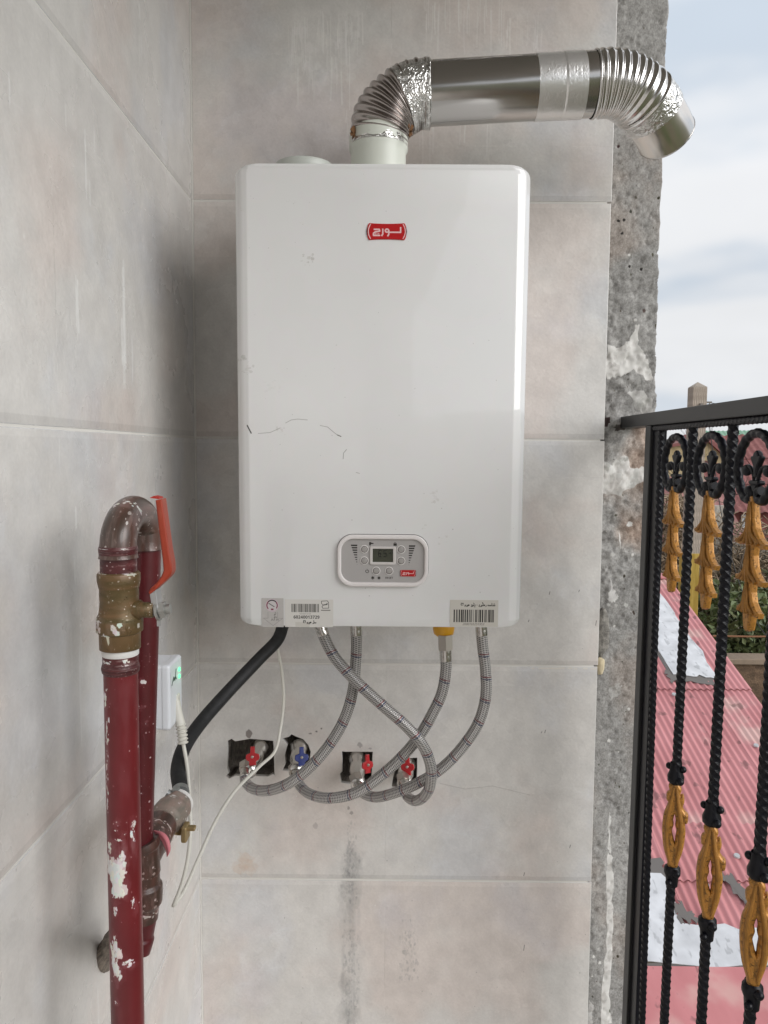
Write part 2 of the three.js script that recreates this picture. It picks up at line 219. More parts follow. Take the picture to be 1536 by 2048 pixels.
// ------------------------------------------------------------------ concrete pillar
const pillar = thing('concrete_pillar', 'rough grey concrete pillar with white plaster splashes at the tile edge', 'pillar');
{
  const X0 = 0.395, X1 = 0.5205, ZF = -1.531, depth = 0.22, Y0 = -0.02, Y1 = 2.6, W = X1 - X0 + depth;
  const rough = (y) => step(0.98, 1.12, y) * (1 - step(1.42, 1.75, y));   // hacked stretch of the column
  const tex = ctex(512, 2048, (g, CW, CH) => {
    fillNoise(g, CW, CH, (u, v) => {
      const x = u * W, y = Y0 + v * (Y1 - Y0), a = fbm2(x * 14, y * 12, 5, 12), b = fbm2(x * 90, y * 80, 3, 14), k = 152 + (a - 0.5) * 44 + (b - 0.5) * (34 + 40 * rough(y)) + (n2(x * 700, y * 640, 4) - 0.5) * 34 + (n2(x * 300, y * 280, 5) - 0.5) * 22, br = step(0.5, 0.72, fbm2(x * 9, y * 7, 4, 18)) * (0.6 + rough(y));
      return [k + br * 7, k - 2 - br * 3, k - 5 - br * 9];
    });
    g.setTransform(CW / W, 0, 0, -CH / (Y1 - Y0), 0, CH + Y0 * CH / (Y1 - Y0)); g.translate(-X0, 0);
    const rnd = rngOf(8);
    for (let i = 0; i < 1300; i++) { const r = 0.0003 + Math.pow(rnd(), 5) * 0.0034; g.fillStyle = `rgba(${38 + rnd() * 20},${34 + rnd() * 18},32,${0.5 + rnd() * 0.5})`; blob(g, lerp(X0, X0 + W, rnd()), lerp(Y0, Y1, rnd()), r, rnd, 0.7 + rnd(), 9); }
    for (let i = 0; i < 300; i++) { g.fillStyle = `rgba(214,212,208,${0.2 + rnd() * 0.5})`; blob(g, lerp(X0, X0 + W, rnd()), lerp(Y0, 1.5, rnd()), 0.0005 + Math.pow(rnd(), 5) * 0.005, rnd); }
    const white = (pts, a, n = 60) => { // ragged plaster patch
      const xs = pts.map((p) => p[0]), ys = pts.map((p) => p[1]);
      g.save(); g.beginPath(); pts.forEach((p, i) => { const q = pts[(i + 1) % pts.length]; for (let k = 0; k < 5; k++) { const t = k / 5; g[i || k ? 'lineTo' : 'moveTo'](lerp(p[0], q[0], t) + (rnd() - 0.5) * 0.005, lerp(p[1], q[1], t) + (rnd() - 0.5) * 0.006); } }); g.closePath(); g.fillStyle = `rgba(216,214,210,${a})`; g.fill(); g.clip();
      for (let i = 0; i < n; i++) { g.fillStyle = rnd() < 0.6 ? `rgba(232,231,228,${0.3 * a})` : `rgba(120,116,112,${0.2 * a})`; blob(g, lerp(Math.min(...xs), Math.max(...xs), rnd()), lerp(Math.min(...ys), Math.max(...ys), rnd()), 0.001 + rnd() * 0.008, rnd, 0.6 + rnd() * 1.2); }
      g.restore();
    };
    white([[0.4236,1.5095], [0.449,1.5039], [0.4699,1.5175], [0.4767,1.5462], [0.4836,1.5443], [0.4838,1.508], [0.5001,1.4841], [0.5147,1.4553], [0.5154,1.436], [0.4996,1.4426], [0.4795,1.4618], [0.4507,1.4481], [0.4236,1.4421]], 0.95, 90);
    white([[0.4224,1.2844], [0.4384,1.2746], [0.4556,1.2895], [0.4673,1.2945], [0.4779,1.27], [0.5054,1.2702], [0.5063,1.2436], [0.4791,1.2306], [0.454,1.2136], [0.4243,1.2203]], 0.85, 120);
    white([[0.4663,1.4163], [0.4925,1.4213], [0.5107,1.4021], [0.5168,1.3681], [0.487,1.3825]], 0.6, 40);
    white([[0.4549,0.4871], [0.4668,0.4659], [0.4684,0.3802], [0.471,0.2938], [0.4674,0.1737], [0.4734,0.1098], [0.4509,0.0963], [0.4528,0.1735], [0.4586,0.2937], [0.4544,0.4016]], 0.95, 70);
    white([[0.4556,0.5666], [0.4602,0.5508], [0.4614,0.4765], [0.457,0.4871]], 0.9, 10);
    white([[0.4261,0.1622], [0.4347,0.1513], [0.4342,0.0961], [0.4238,0.096]], 0.5, 10);
    white([[0.4453,1.046], [0.454,1.0208], [0.4622,1.0138], [0.4527,0.9996], [0.4405,1.0056]], 0.7, 10);
    white([[0.4458,0.8272], [0.4696,0.8377], [0.4724,0.812], [0.4526,0.8015]], 0.3, 10);
    g.fillStyle = 'rgba(222,220,216,0.95)';
    for (const [p, r] of [[[0.4785,1.1573], .006], [[0.4854,1.0965], .003], [[0.4551,0.953], .003], [[0.4501,0.7165], .004], [[0.4328,0.2564], .0035], [[0.4456,0.2446], .0035], [[0.4721,0.6928], .002], [[0.4885,0.7832], .003], [[0.4609,1.6789], .003], [[0.4764,1.5558], .003], [[0.4309,0.2138], .002]]) blob(g, p[0], p[1], r, rnd, 1.1);
    g.beginPath(); g.moveTo(0.458,1.1492); g.lineTo(0.4615,1.1312); g.lineTo(0.4623,1.1063); g.lineTo(0.4587,1.1262); g.fill();
    g.fillStyle = 'rgba(30,14,12,0.8)'; blob(g, 0.426,1.3607, 0.012, rnd, 0.8); g.fillStyle = 'rgba(24,16,14,0.6)'; blob(g, 0.4538,1.3482, 0.014, rnd, 0.5);
    g.fillStyle = 'rgba(20,16,15,0.85)'; for (const p of [[0.4387,1.7426], [0.4492,1.7446], [0.4461,1.7193], [0.4625,1.6572], [0.4858,1.6527]]) blob(g, p[0], p[1], 0.003, rnd);
  });
  const geo = new THREE.PlaneGeometry(W, Y1 - Y0, 110, 900), P = geo.attributes.position;
  for (let i = 0; i < P.count; i++) {
    const s = P.getX(i) + W / 2, y = P.getY(i) + (Y0 + Y1) / 2, front = s < X1 - X0;
    const edge = Math.exp(-Math.abs(s - (X1 - X0)) / 0.012);
    const d = (fbm2(s * 60, y * 50, 4, 33) - 0.5) * (0.003 + 0.011 * rough(y)) + (fbm2(s * 30 + 4, y * 22, 4, 35) - 0.5) * 0.0045 * edge - 0.001 * edge - step(0.66, 0.8, fbm2(s * 130, y * 120, 2, 37)) * 0.003;
    if (front) P.setXYZ(i, X0 + s + d * edge * 0.9, y, ZF + d); else P.setXYZ(i, X1 + d, y, ZF - (s - (X1 - X0)) + d * edge * 0.9);
  }
  geo.computeVertexNormals();
  part(pillar, 'column_face', geo, std({ map: tex, roughness: 0.96, bumpMap: tex, bumpScale: 0.0012 }));
  part(pillar, 'column_core', box(0.10, 2.62, 0.19, 0.455, 1.29, ZF - 0.12), mortarMat);
  const lump = (c, sx, sy, sz, seed) => { const g = mergeVertices(new THREE.IcosahedronGeometry(1, 4).deleteAttribute('normal').deleteAttribute('uv')), Q = g.attributes.position; for (let i = 0; i < Q.count; i++) { const x = Q.getX(i), y = Q.getY(i), z = Q.getZ(i), k = 0.65 + fbm3(x * 2 + seed, y * 2, z * 2, 4) * 0.75; Q.setXYZ(i, x * k * sx, y * k * sy, z * k * sz); } g.computeVertexNormals(); g.setAttribute('uv', new THREE.Float32BufferAttribute(new Float32Array(Q.count * 2).map((_, i) => Q.array[(i >> 1) * 3 + (i & 1)] * 3), 2)); return g.translate(...c); };
  part(pillar, 'mortar_lump', lump([0.4304,0.9427, -1.529], 0.014, 0.045, 0.008, 1), std({ map: mortarTex, color: lin(1.3, 1.4, 1.45), roughness: 1 }), 'dark grey hardened mortar squeezed out at the tile edge');
  part(pillar, 'foam_lump', lump([0.4284,0.8732, -1.528], 0.008, 0.017, 0.007, 5), std({ color: lin(0.62, 0.53, 0.36), roughness: 0.95 }), 'cream lump of filler at the tile edge');
}

// ------------------------------------------------------------------ boiler
const boiler = thing('wall_boiler', 'white wall-hung gas boiler with rounded sides and small control panel', 'boiler');
const enamel = phy({ color: 0xffffff, roughness: 0.4, clearcoat: 1, clearcoatRoughness: 0.035 });
const BX = -0.0115, HW = 0.2202, BY0 = 1.0285, BY1 = 1.7165, BZ = -1.173;
{
  enamel.map = ctex(1024, 1640, (g, W, H) => {
    fillNoise(g, W, H, (u, v) => { const k = 225 + (fbm2(u * 5, v * 8, 4, 50) - 0.5) * 5; return [k, k * 0.998, k * 0.995]; });
    const w = 2 * HW, h = BY1 - BY0; g.setTransform(W / w, 0, 0, -H / h, 0, H + BY0 * H / h); g.translate(HW - BX, 0);
    const rnd = rngOf(4), smear = (p, r, a, n = 8) => { for (let i = 0; i < n; i++) { g.fillStyle = `rgba(118,112,100,${a * (0.12 + 0.4 * rnd())})`; blob(g, p[0] + (rnd() - 0.5) * r * 2, p[1] + (rnd() - 0.5) * r * 2, r * (0.08 + rnd() * 0.22), rnd, 0.35 + rnd() * 0.8, 9); } };
    smear([-0.1499,1.6631], .0025, .6, 4); smear([-0.1403,1.6589], .003, .5, 5); smear([-0.13,1.6309], .003, .4, 5); smear([-0.1212,1.579], .009, .5, 14); smear([-0.1461,1.7138], .0025, .6, 4); smear([-0.2172,1.4262], .014, .3, 16); smear([-0.2135,1.4151], .004, .5, 5); smear([-0.1746,1.3968], .012, .12, 12); smear([-0.1636,1.3297], .008, .25, 9); smear([0.0749,1.2296], .012, .22, 12); smear([0.0549,1.1837], .006, .3, 6); smear([0.0871,1.1649], .009, .2, 8); smear([-0.2163,1.652], .004, .3, 4); smear([-0.2096,1.5509], .002, .5, 3); smear([0.1559,1.1462], .003, .4, 3); smear([0.1378,1.5804], .002, .4, 3);
    for (let i = 0; i < 90; i++) { g.fillStyle = `rgba(100,96,90,${0.1 + rnd() * 0.35})`; blob(g, lerp(BX - HW, BX + HW, rnd()), lerp(BY0, BY1, rnd()), 0.0003 + rnd() * 0.0006, rnd, 1, 6); }
    g.lineCap = 'round'; g.lineJoin = 'round';
    const line = (pts, w, c) => { g.strokeStyle = c; g.lineWidth = w; g.beginPath(); pts.forEach((p, i) => g[i ? 'lineTo' : 'moveTo'](p[0], p[1])); g.stroke(); };
    line([[-0.2134,1.3361], [-0.2074,1.3249]], .0018, 'rgba(30,26,24,0.95)');
    line([[-0.1968,1.3242], [-0.1787,1.3258], [-0.1636,1.3327]], .0006, 'rgba(80,76,72,0.6)'); line([[-0.1553,1.3402], [-0.147,1.3448], [-0.1372,1.3463], [-0.1222,1.345]], .0006, 'rgba(90,86,82,0.6)'); line([[-0.1033,1.3369], [-0.092,1.3347], [-0.0822,1.3265], [-0.0762,1.322]], .0006, 'rgba(90,86,82,0.7)'); line([[-0.0769,1.3228], [-0.0717,1.3206]], .0011, 'rgba(50,46,44,0.85)'); line([[-0.0685,1.2868], [-0.0678,1.2958], [-0.0633,1.3011]], .0007, 'rgba(80,76,72,0.7)'); line([[-0.0488,1.2665], [-0.0435,1.2651]], .0007, 'rgba(110,106,100,0.6)');
  });
  // plan outline: square at the back, rounded front corners
  const R = 0.027, out = [[-HW, -1.49]]; for (let i = 0; i <= 10; i++) { const a = Math.PI - i / 10 * Math.PI / 2; out.push([-HW + R + R * Math.cos(a), BZ - R + R * Math.sin(a)]); }
  for (let i = 0; i <= 10; i++) { const a = Math.PI / 2 - i / 10 * Math.PI / 2; out.push([HW - R + R * Math.cos(a), BZ - R + R * Math.sin(a)]); } out.push([HW, -1.49]);
  const rings = [], r = 0.016, rb = 0.012;
  rings.push([BY0, rb * 0.9, 0.0016]); for (let i = 1; i <= 8; i++) { const a = i / 8 * Math.PI / 2; rings.push([BY0 + rb * (1 - Math.cos(a)), rb * (1 - Math.sin(a)), i > 1 ? 0 : 0.0004]); }
  for (let i = 1; i < 12; i++) rings.push([lerp(BY0 + rb, BY1 - r, i / 12), 0, 0]);
  for (let i = 0; i < 8; i++) { const a = Math.PI / 2 - i / 8 * Math.PI / 2; rings.push([BY1 - r * (1 - Math.cos(a)), r * (1 - Math.sin(a)), i < 7 ? 0 : 0.0004]); } rings.push([BY1, r * 0.9, 0.0016]);
  const P = [], UV = [], I = [], n = out.length;
  for (const [y, ix, iz] of rings) for (const [x, z] of out) { const q = x * (HW - ix) / HW; P.push(BX + q, y, Math.max(z - (z > -1.3 ? iz : 0), -1.49)); UV.push((x + HW) / (2 * HW), (y - BY0) / (BY1 - BY0)); }
  for (let j = 0; j < rings.length - 1; j++) for (let i = 0; i < n - 1; i++) { const a = j * n + i, b = a + n; I.push(a, a + 1, b, b, a + 1, b + 1); }
  for (const [j, f] of [[0, 1], [rings.length - 1, 0]]) for (let i = 1; i < n - 1; i++) f ? I.push(j * n, j * n + i + 1, j * n + i) : I.push(j * n, j * n + i, j * n + i + 1);
  const g = new THREE.BufferGeometry(); g.setAttribute('position', new THREE.Float32BufferAttribute(P, 3)); g.setAttribute('uv', new THREE.Float32BufferAttribute(UV, 2)); g.setIndex(I);
  part(boiler, 'casing', crease(g, 0.55), enamel);
}
const ink = '#26231f';
// joined Persian script drawn with strokes; x runs to the left, h is the height of an alef
function script(g, x, y, h, word, wgt = 0.13) {
  g.lineWidth = h * wgt; g.lineCap = 'butt'; g.lineJoin = 'round'; g.strokeStyle = g.fillStyle = ink;
  const L = (pts) => { g.beginPath(); pts.forEach((p, i) => g[i ? 'lineTo' : 'moveTo'](x - p[0] * h, y - p[1] * h)); g.stroke(); };
  const dots = (n, px, py) => { for (let i = 0; i < n; i++) { const r = h * 0.09; g.beginPath(); g.arc(x - (px + (n === 3 && i === 2 ? 0 : (i - (Math.min(n, 2) - 1) / 2) * 0.22)) * h, y - (py + (i === 2 ? 0.18 : 0)) * h, r, 0, 7); g.fill(); } };
  const loop = (px, py, r) => { g.beginPath(); g.ellipse(x - px * h, y - py * h, r * h, r * h * 0.85, 0, 0, 7); g.stroke(); };
  const w = {
    sh: () => { L([[0, .3], [.05, 0], [.25, 0], [.25, .25], [.28, 0], [.48, 0], [.48, .25], [.5, 0], [.75, 0]]); dots(3, .3, .55); return .7; },
    s: () => { L([[0, .3], [.05, 0], [.25, 0], [.25, .25], [.28, 0], [.48, 0], [.48, .25], [.5, 0], [.75, 0]]); return .7; },
    n: () => { L([[0, .3], [.04, 0], [.3, 0]]); dots(1, .08, .6); return .25; }, a: () => { L([[0, 0], [.1, 0], [.1, .95]]); return .3; }, eh: () => { loop(.2, .15, .17); L([[-.1, 0], [.05, 0]]); return .55; },
    r: () => { L([[0, .3], [.03, 0], [-.0, -.15], [.25, -.3]]); return .4; }, hi: () => { loop(.22, .18, .2); L([[.1, .05], [.35, .3]]); L([[.3, 0], [.55, 0]]); return .5; },
    g: () => { L([[.35, .95], [0, .6], [.15, .35], [.2, 0], [.4, 0]]); L([[.4, 1.15], [.02, .8]]); return .38; }, k: () => { L([[.35, .95], [0, .6], [.15, .35], [.2, 0], [.4, 0]]); return .38; },
    y: () => { L([[0, .3], [.04, 0], [.3, 0]]); dots(2, .12, -.25); return .26; }, p: () => { L([[0, .4], [.04, 0], [.35, 0]]); dots(3, .14, -.4); return .3; },
    yf: () => { L([[0, .35], [.2, .35], [.1, .1], [.35, 0], [.3, -.25], [-.2, -.3], [-.3, -.1]]); return .5; }, j: () => { L([[-.1, .3], [.3, .3], [.0, .05], [.0, -.25], [.45, -.3]]); dots(1, .3, -.08); return .6; },
    v: () => { loop(.15, .15, .13); L([[.02, .1], [.05, -.1], [.35, -.3]]); return .45; }, m: () => { loop(.12, .1, .12); L([[.1, 0], [.4, 0]]); return .38; }, d: () => { L([[-.05, 0], [.25, 0], [.1, .4]]); return .35; }, l: () => { L([[.05, .95], [.05, -.1], [.3, -.2], [.45, .05]]); return .6; },
    2: () => { L([[.2, 0], [.05, .6], [.02, .9]]); L([[.05, .7], [.3, .65], [.32, .9]]); return .45; }, 4: () => { L([[0, .9], [.3, .75], [.1, .5], [.35, .35], [.1, .05], [0, .1]]); return .45; }, '-': () => { L([[0, .25], [.25, .25]]); return .4; }, ' ': () => .28,
  };
  for (const k of word.split(',')) x -= w[k]() * h;
}
function bars(g, x0, x1, y0, y1, seed) { const rnd = rngOf(seed); g.fillStyle = ink; let x = x0; while (x < x1) { const w = (x1 - x0) / 95 * (1 + Math.floor(rnd() * 3)); g.fillRect(x, y0, Math.min(w, x1 - x), y1 - y0); x += w + (x1 - x0) / 95 * (1 + Math.floor(rnd() * 2.4)); } }
function flat(parent, name, x0, y0, x1, y1, z, thick, mat, r = 0.0006, label) { // printed sheet with uv 0..1 over its face
  const g = ext(rrShape(x0, y0, x1, y1, r), thick), U = g.attributes.uv, P = g.attributes.position;
  for (let i = 0; i < U.count; i++) U.setXY(i, (P.getX(i) - x0) / (x1 - x0), (P.getY(i) - y0) / (y1 - y0));
  return part(parent, name, g.translate(0, 0, z), mat, label);
}
{ // stickers along the lower edge
  const gauge = ctex(192, 256, (g, W, H) => {
    g.fillStyle = '#b9b5b2'; g.fillRect(0, 0, W, H); const rnd = rngOf(2); for (let i = 0; i < 40; i++) { g.fillStyle = `rgba(255,255,255,${rnd() * 0.08})`; blob(g, rnd() * W, rnd() * H, 14, rnd); }
    g.fillStyle = '#cbb9c0'; g.beginPath(); g.arc(92, 64, 56, 0, 7); g.fill(); g.fillStyle = '#c9c4c4'; g.beginPath(); g.arc(92, 64, 47, 0, 7); g.fill();
    g.strokeStyle = '#7c2b45'; g.lineWidth = 9; g.beginPath(); g.arc(92, 64, 45, 2.4, 6.9); g.stroke(); g.strokeStyle = '#1c1518'; g.beginPath(); g.arc(92, 64, 45, 3.9, 5.6); g.stroke(); g.lineWidth = 6; g.beginPath(); g.moveTo(62, 46); g.lineTo(112, 76); g.stroke(); g.fillStyle = '#7c2b45'; g.fillRect(82, 92, 22, 14);
    g.strokeStyle = '#8f8a88'; g.lineWidth = 3; g.beginPath(); g.moveTo(56, 122); g.lineTo(56, 178); g.lineTo(16, 178); g.lineTo(100, 244); g.lineTo(184, 178); g.lineTo(140, 178); g.lineTo(140, 122); g.stroke();
    g.globalAlpha = 0.6; script(g, 126, 146, 22, 'k,n,t'.replace('t', 'r')); script(g, 132, 170, 20, 'm,d,a,r'); script(g, 150, 194, 20, 'm,d,a,r, ,g,r,m,a,y'); g.globalAlpha = 1;
  });
  flat(boiler, 'gauge_sticker', -0.194,1.0266, -0.16,1.072, BZ, 0.0004, std({ map: gauge, roughness: 0.45 }), 0.0008, 'grey sticker with a pressure gauge and an arrow pointing down');
  const serial = ctex(512, 288, (g, W, H) => {
    g.fillStyle = '#d6d3ce'; g.fillRect(0, 0, W, H); g.fillStyle = '#cbc7c0'; g.fillRect(110, 235, 150, 53);
    bars(g, 68, 360, 46, 132, 12); g.fillStyle = '#8a8680'; g.font = '20px sans-serif'; g.textAlign = 'center'; g.fillText('60240013729', 215, 156);
    g.fillStyle = ink; g.font = 'bold 46px sans-serif'; g.fillText('60240013729', 228, 200); script(g, 330, 246, 32, 'm,d,l, ,hi,y,r,v, ,2,4', 0.18);
    g.strokeStyle = ink; g.lineWidth = 5; g.beginPath(); g.moveTo(388, 16); g.lineTo(448, 12); g.lineTo(462, 28); g.lineTo(464, 88); g.lineTo(400, 90); g.lineTo(392, 74); g.lineTo(404, 60); g.lineTo(388, 40); g.closePath(); g.stroke(); g.lineWidth = 9; g.beginPath(); g.moveTo(406, 56); g.lineTo(446, 50); g.lineTo(446, 34); g.stroke();
    g.fillStyle = '#77726c'; g.fillRect(382, 106, 100, 10);
  });
  flat(boiler, 'serial_sticker', -0.1578,1.0269, -0.0833,1.0703, BZ, 0.0004, std({ map: serial, roughness: 0.5 }), 0.0004, 'white sticker with a barcode and a serial number');
  const track = ctex(512, 288, (g, W, H) => {
    g.fillStyle = '#cbc7bf'; g.fillRect(0, 0, W, H); script(g, 478, 62, 34, 'sh,n,a,s,eh, ,r,hi,g,y,r,yf, ,-, ,p,k,y,j, ,hi,y,r,v, ,2,4', 0.16);
    bars(g, 40, 466, 104, 240, 30); g.fillStyle = '#3a3632'; g.font = 'italic 32px sans-serif'; g.textAlign = 'center'; g.fillText('2000165251953', 250, 272);
  });
  flat(boiler, 'tracking_sticker', 0.0965,1.0297, 0.171,1.0715, BZ, 0.0004, std({ map: track, roughness: 0.5 }), 0.0004, 'cream sticker with one line of script above a wide barcode');
}
function logo(g, W, H) { // red badge lettering, drawn in units of the badge
  g.setTransform(W / 825, 0, 0, H / 335, -340 * W / 825, -190 * H / 335);
  g.fillStyle = '#b4060f'; g.fillRect(330, 180, 860, 360); g.fillStyle = '#4a0a18'; g.fillRect(330, 180, 34, 360); g.fillRect(1142, 180, 34, 360);
  g.strokeStyle = '#e2bdbd'; g.lineWidth = 19; g.lineCap = 'butt'; g.lineJoin = 'round'; g.beginPath(); g.moveTo(428, 208); g.quadraticCurveTo(330, 355, 428, 502); g.stroke(); g.beginPath(); g.moveTo(1080, 208); g.quadraticCurveTo(1180, 355, 1080, 502); g.stroke();
  g.lineWidth = 31; const L = (...p) => { g.beginPath(); for (let i = 0; i < p.length; i += 2) g[i ? 'lineTo' : 'moveTo'](p[i], p[i + 1]); g.stroke(); };
  L(1035, 266, 1035, 372, 800, 372); g.beginPath(); g.ellipse(758, 340, 34, 30, 0, 0, 7); g.stroke(); L(795, 330, 795, 412, 770, 452); L(672, 300, 672, 408, 648, 448); L(488, 316, 602, 316, 610, 350, 520, 366, 484, 392, 484, 436, 622, 436); g.lineWidth = 14; for (const x of [520, 556, 592]) L(x, 386, x, 418);
}
{
  const s = new THREE.Shape(), [x0, y0, x1, y1] = [-0.0347,1.6084, 0.0249,1.6325], w = x1 - x0, h = y1 - y0;
  s.moveTo(x0 + w * 0.07, y0); s.quadraticCurveTo(x0 + w * 0.5, y0 + h * 0.08, x1 - w * 0.07, y0); s.quadraticCurveTo(x1 - w * 0.02, y0 + h * 0.1, x1, y0 + h * 0.5); s.quadraticCurveTo(x1 - w * 0.02, y1 - h * 0.1, x1 - w * 0.07, y1); s.quadraticCurveTo(x0 + w * 0.5, y1 - h * 0.08, x0 + w * 0.07, y1); s.quadraticCurveTo(x0 + w * 0.02, y1 - h * 0.1, x0, y0 + h * 0.5); s.quadraticCurveTo(x0 + w * 0.02, y0 + h * 0.1, x0 + w * 0.07, y0);
  const g = ext(s, 0.0018, 0.0005, 2, 16), U = g.attributes.uv, P = g.attributes.position; for (let i = 0; i < U.count; i++) U.setXY(i, (P.getX(i) - x0) / w, (P.getY(i) - y0) / h);
  part(boiler, 'brand_badge', g.translate(0, 0, BZ - 0.0004), phy({ map: ctex(512, 208, logo), roughness: 0.35, clearcoat: 0.5 }), 'red badge with pale lettering');
}
{ // control panel
  const cp = sub(boiler, 'control_panel', 'rounded grey control panel with six buttons and a small display');
  const cx = -0.0074, cy = 1.1319, w = 0.1392, h = 0.0802, w2 = 0.1271, h2 = 0.0666;
  const ring = rrShape(cx - w / 2, cy - h / 2, cx + w / 2, cy + h / 2, 0.024); ring.holes.push(rrShape(cx - w2 / 2, cy - h2 / 2, cx + w2 / 2, cy + h2 / 2, 0.0185, THREE.Path));
  part(cp, 'bezel', ext(ring, 0.0075, 0.0022, 4, 14).translate(0, 0, BZ - 0.001), phy({ color: lin(0.78, 0.74, 0.73), roughness: 0.35 }));
  const back = ext(rrShape(cx - w / 2 - 0.0006, cy - h / 2 - 0.0006, cx + w / 2 + 0.0006, cy + h / 2 + 0.0006, 0.0245), 0.0006, 0, 1, 14); part(cp, 'gasket', back.translate(0, 0, BZ - 0.0003), std({ color: 0x1d1a18, roughness: 0.8 }));
  const px = (x) => (x - 212) / (1335 - 212) * 1024, py = (y) => (y - 187) / (780 - 187) * 540;
  const print = ctex(1024, 540, (g, W, H) => {
    fillNoise(g, W, H, (u, v) => { const k = 172 + (n2(u * 400, v * 200, 3) - 0.5) * 8; return [k, k * 0.98, k * 0.97]; });
    g.fillStyle = ink; const poly = (...p) => { g.beginPath(); for (let i = 0; i < p.length; i += 2) g[i ? 'lineTo' : 'moveTo'](px(p[i]), py(p[i + 1])); g.closePath(); g.fill(); };
    for (let i = 0; i < 9; i++) { const y = 266 + i * 33, t = (i * 33) / 290, b = Math.min(1, t + 0.07), hh = 21 - i * 1.4; poly(342 + 90 * t, y, 430, y, 430, y + hh, 342 + 90 * b, y + hh); poly(1210 - 90 * t, y + 3, 1122, y + 3, 1122, y + 3 + hh, 1210 - 90 * b, y + 3 + hh); }
    poly(588, 230, 614, 230, 614, 236, 648, 244, 648, 256, 612, 258, 610, 276, 590, 276); poly(915, 244, 960, 244, 960, 278, 915, 278); poly(922, 232, 950, 232, 950, 238, 922, 238);
    g.strokeStyle = ink; g.lineWidth = 7; g.beginPath(); g.arc(px(564), py(628), 19, -1.0, 4.1); g.stroke(); g.beginPath(); g.moveTo(px(564), py(598)); g.lineTo(px(564), py(625)); g.stroke();
    for (let i = 0; i < 3; i++) { g.lineWidth = 9; const a = i * Math.PI / 3; g.beginPath(); g.moveTo(px(640) - 21 * Math.sin(a), py(717) - 21 * Math.cos(a)); g.lineTo(px(640) + 21 * Math.sin(a), py(717) + 21 * Math.cos(a)); g.stroke(); }
    g.beginPath(); g.arc(px(724), py(718), 15, 0, 7); g.fill(); g.lineWidth = 3; for (let i = 0; i < 12; i++) { const a = i * Math.PI / 6; g.beginPath(); g.moveTo(px(724) + 17 * Math.cos(a), py(718) + 17 * Math.sin(a)); g.lineTo(px(724) + 23 * Math.cos(a), py(718) + 23 * Math.sin(a)); g.stroke(); }
    g.font = 'bold 34px sans-serif'; g.textAlign = 'center'; g.fillText('RESET', px(860), py(728)); g.fillStyle = '#8b8683'; g.fillRect(px(680), py(716), 5, 5);
  });
  flat(cp, 'faceplate', cx - w2 / 2 - 0.0003, cy - h2 / 2 - 0.0003, cx + w2 / 2 + 0.0003, cy + h2 / 2 + 0.0003, BZ + 0.0008, 0.002, std({ map: print, roughness: 0.5 }), 0.0187);
  const at = (x, y) => [cx + ((x - 212) / (1335 - 212) - 0.5) * w2, cy - ((y - 187) / (780 - 187) - 0.5) * h2];
  const fz = BZ + 0.0028;
  for (const [x, y] of [[524, 327], [524, 483], [1020, 327], [1020, 483], [685, 622], [860, 622]]) {
    const [bx, by] = at(x, y);
    part(cp, 'button_rim', new THREE.TorusGeometry(0.0057, 0.0008, 8, 28).translate(bx, by, fz + 0.0001), std({ color: lin(0.72, 0.69, 0.67), roughness: 0.4 }));
    part(cp, 'button_gap', new THREE.CylinderGeometry(0.0053, 0.0053, 0.0006, 28).rotateX(Math.PI / 2).translate(bx, by, fz + 0.0001), std({ color: 0x14110f, roughness: 0.9 }));
    part(cp, 'button', lathe([[0, 0.0021], [0.0034, 0.002], [0.0043, 0.0015], [0.0046, 0]], 28).rotateX(Math.PI / 2).translate(bx, by, fz), std({ color: lin(0.36, 0.34, 0.325), roughness: 0.45 }));
  }
  const [sx0, sy0] = at(636, 500), [sx1, sy1] = at(912, 318), fr = rrShape(sx0 - 0.0042, sy0 - 0.0042, sx1 + 0.0042, sy1 + 0.0036, 0.003); fr.holes.push(rrShape(sx0, sy0, sx1, sy1, 0.0006, THREE.Path));
  part(cp, 'display_frame', ext(fr, 0.0022, 0.0007, 2).translate(0, 0, fz - 0.0005), std({ color: lin(0.62, 0.59, 0.57), roughness: 0.4 }));
  const lcd = ctex(384, 256, (g, W, H) => { fillNoise(g, W, H, (u, v) => [66 - v * 6, 68 - v * 6, 56 - v * 5]); g.strokeStyle = 'rgba(10,12,8,0.9)'; g.lineWidth = 13; g.lineCap = 'butt'; const S = (...p) => { g.beginPath(); for (let i = 0; i < p.length; i += 2) g[i ? 'lineTo' : 'moveTo'](p[i], p[i + 1]); g.stroke(); }; S(160, 30, 122, 30, 108, 150, 150, 150, 156, 92, 116, 92); S(262, 30, 216, 30, 210, 88, 256, 88, 250, 150, 204, 150); g.lineWidth = 8; S(318, 106, 332, 70, 346, 106); S(322, 98, 342, 98); });
  flat(cp, 'display', sx0 - 0.0002, sy0 - 0.0002, sx1 + 0.0002, sy1 + 0.0002, fz - 0.0002, 0.0006, phy({ map: lcd, roughness: 0.25, clearcoat: 0.5 }), 0.0004);
  const [lx0, ly0] = at(1008, 696), [lx1, ly1] = at(1224, 608);
  flat(cp, 'brand_badge', lx0, ly0, lx1, ly1, fz - 0.0002, 0.0009, std({ map: ctex(320, 130, logo), roughness: 0.4 }), 0.0018, 'small red badge with pale lettering');
}
boiler.rotation.x = 0.021; { const c = new THREE.Vector3(0, 1.37, -1.173); boiler.position.copy(c).sub(c.clone().applyEuler(boiler.rotation)); }
const brass = std({ color: lin(0.42, 0.31, 0.16), metalness: 0.75, roughness: 0.5 }), chrome = std({ color: lin(0.62, 0.6, 0.57), metalness: 1, roughness: 0.22 }), nickel = std({ color: lin(0.5, 0.46, 0.42), metalness: 0.9, roughness: 0.34 });
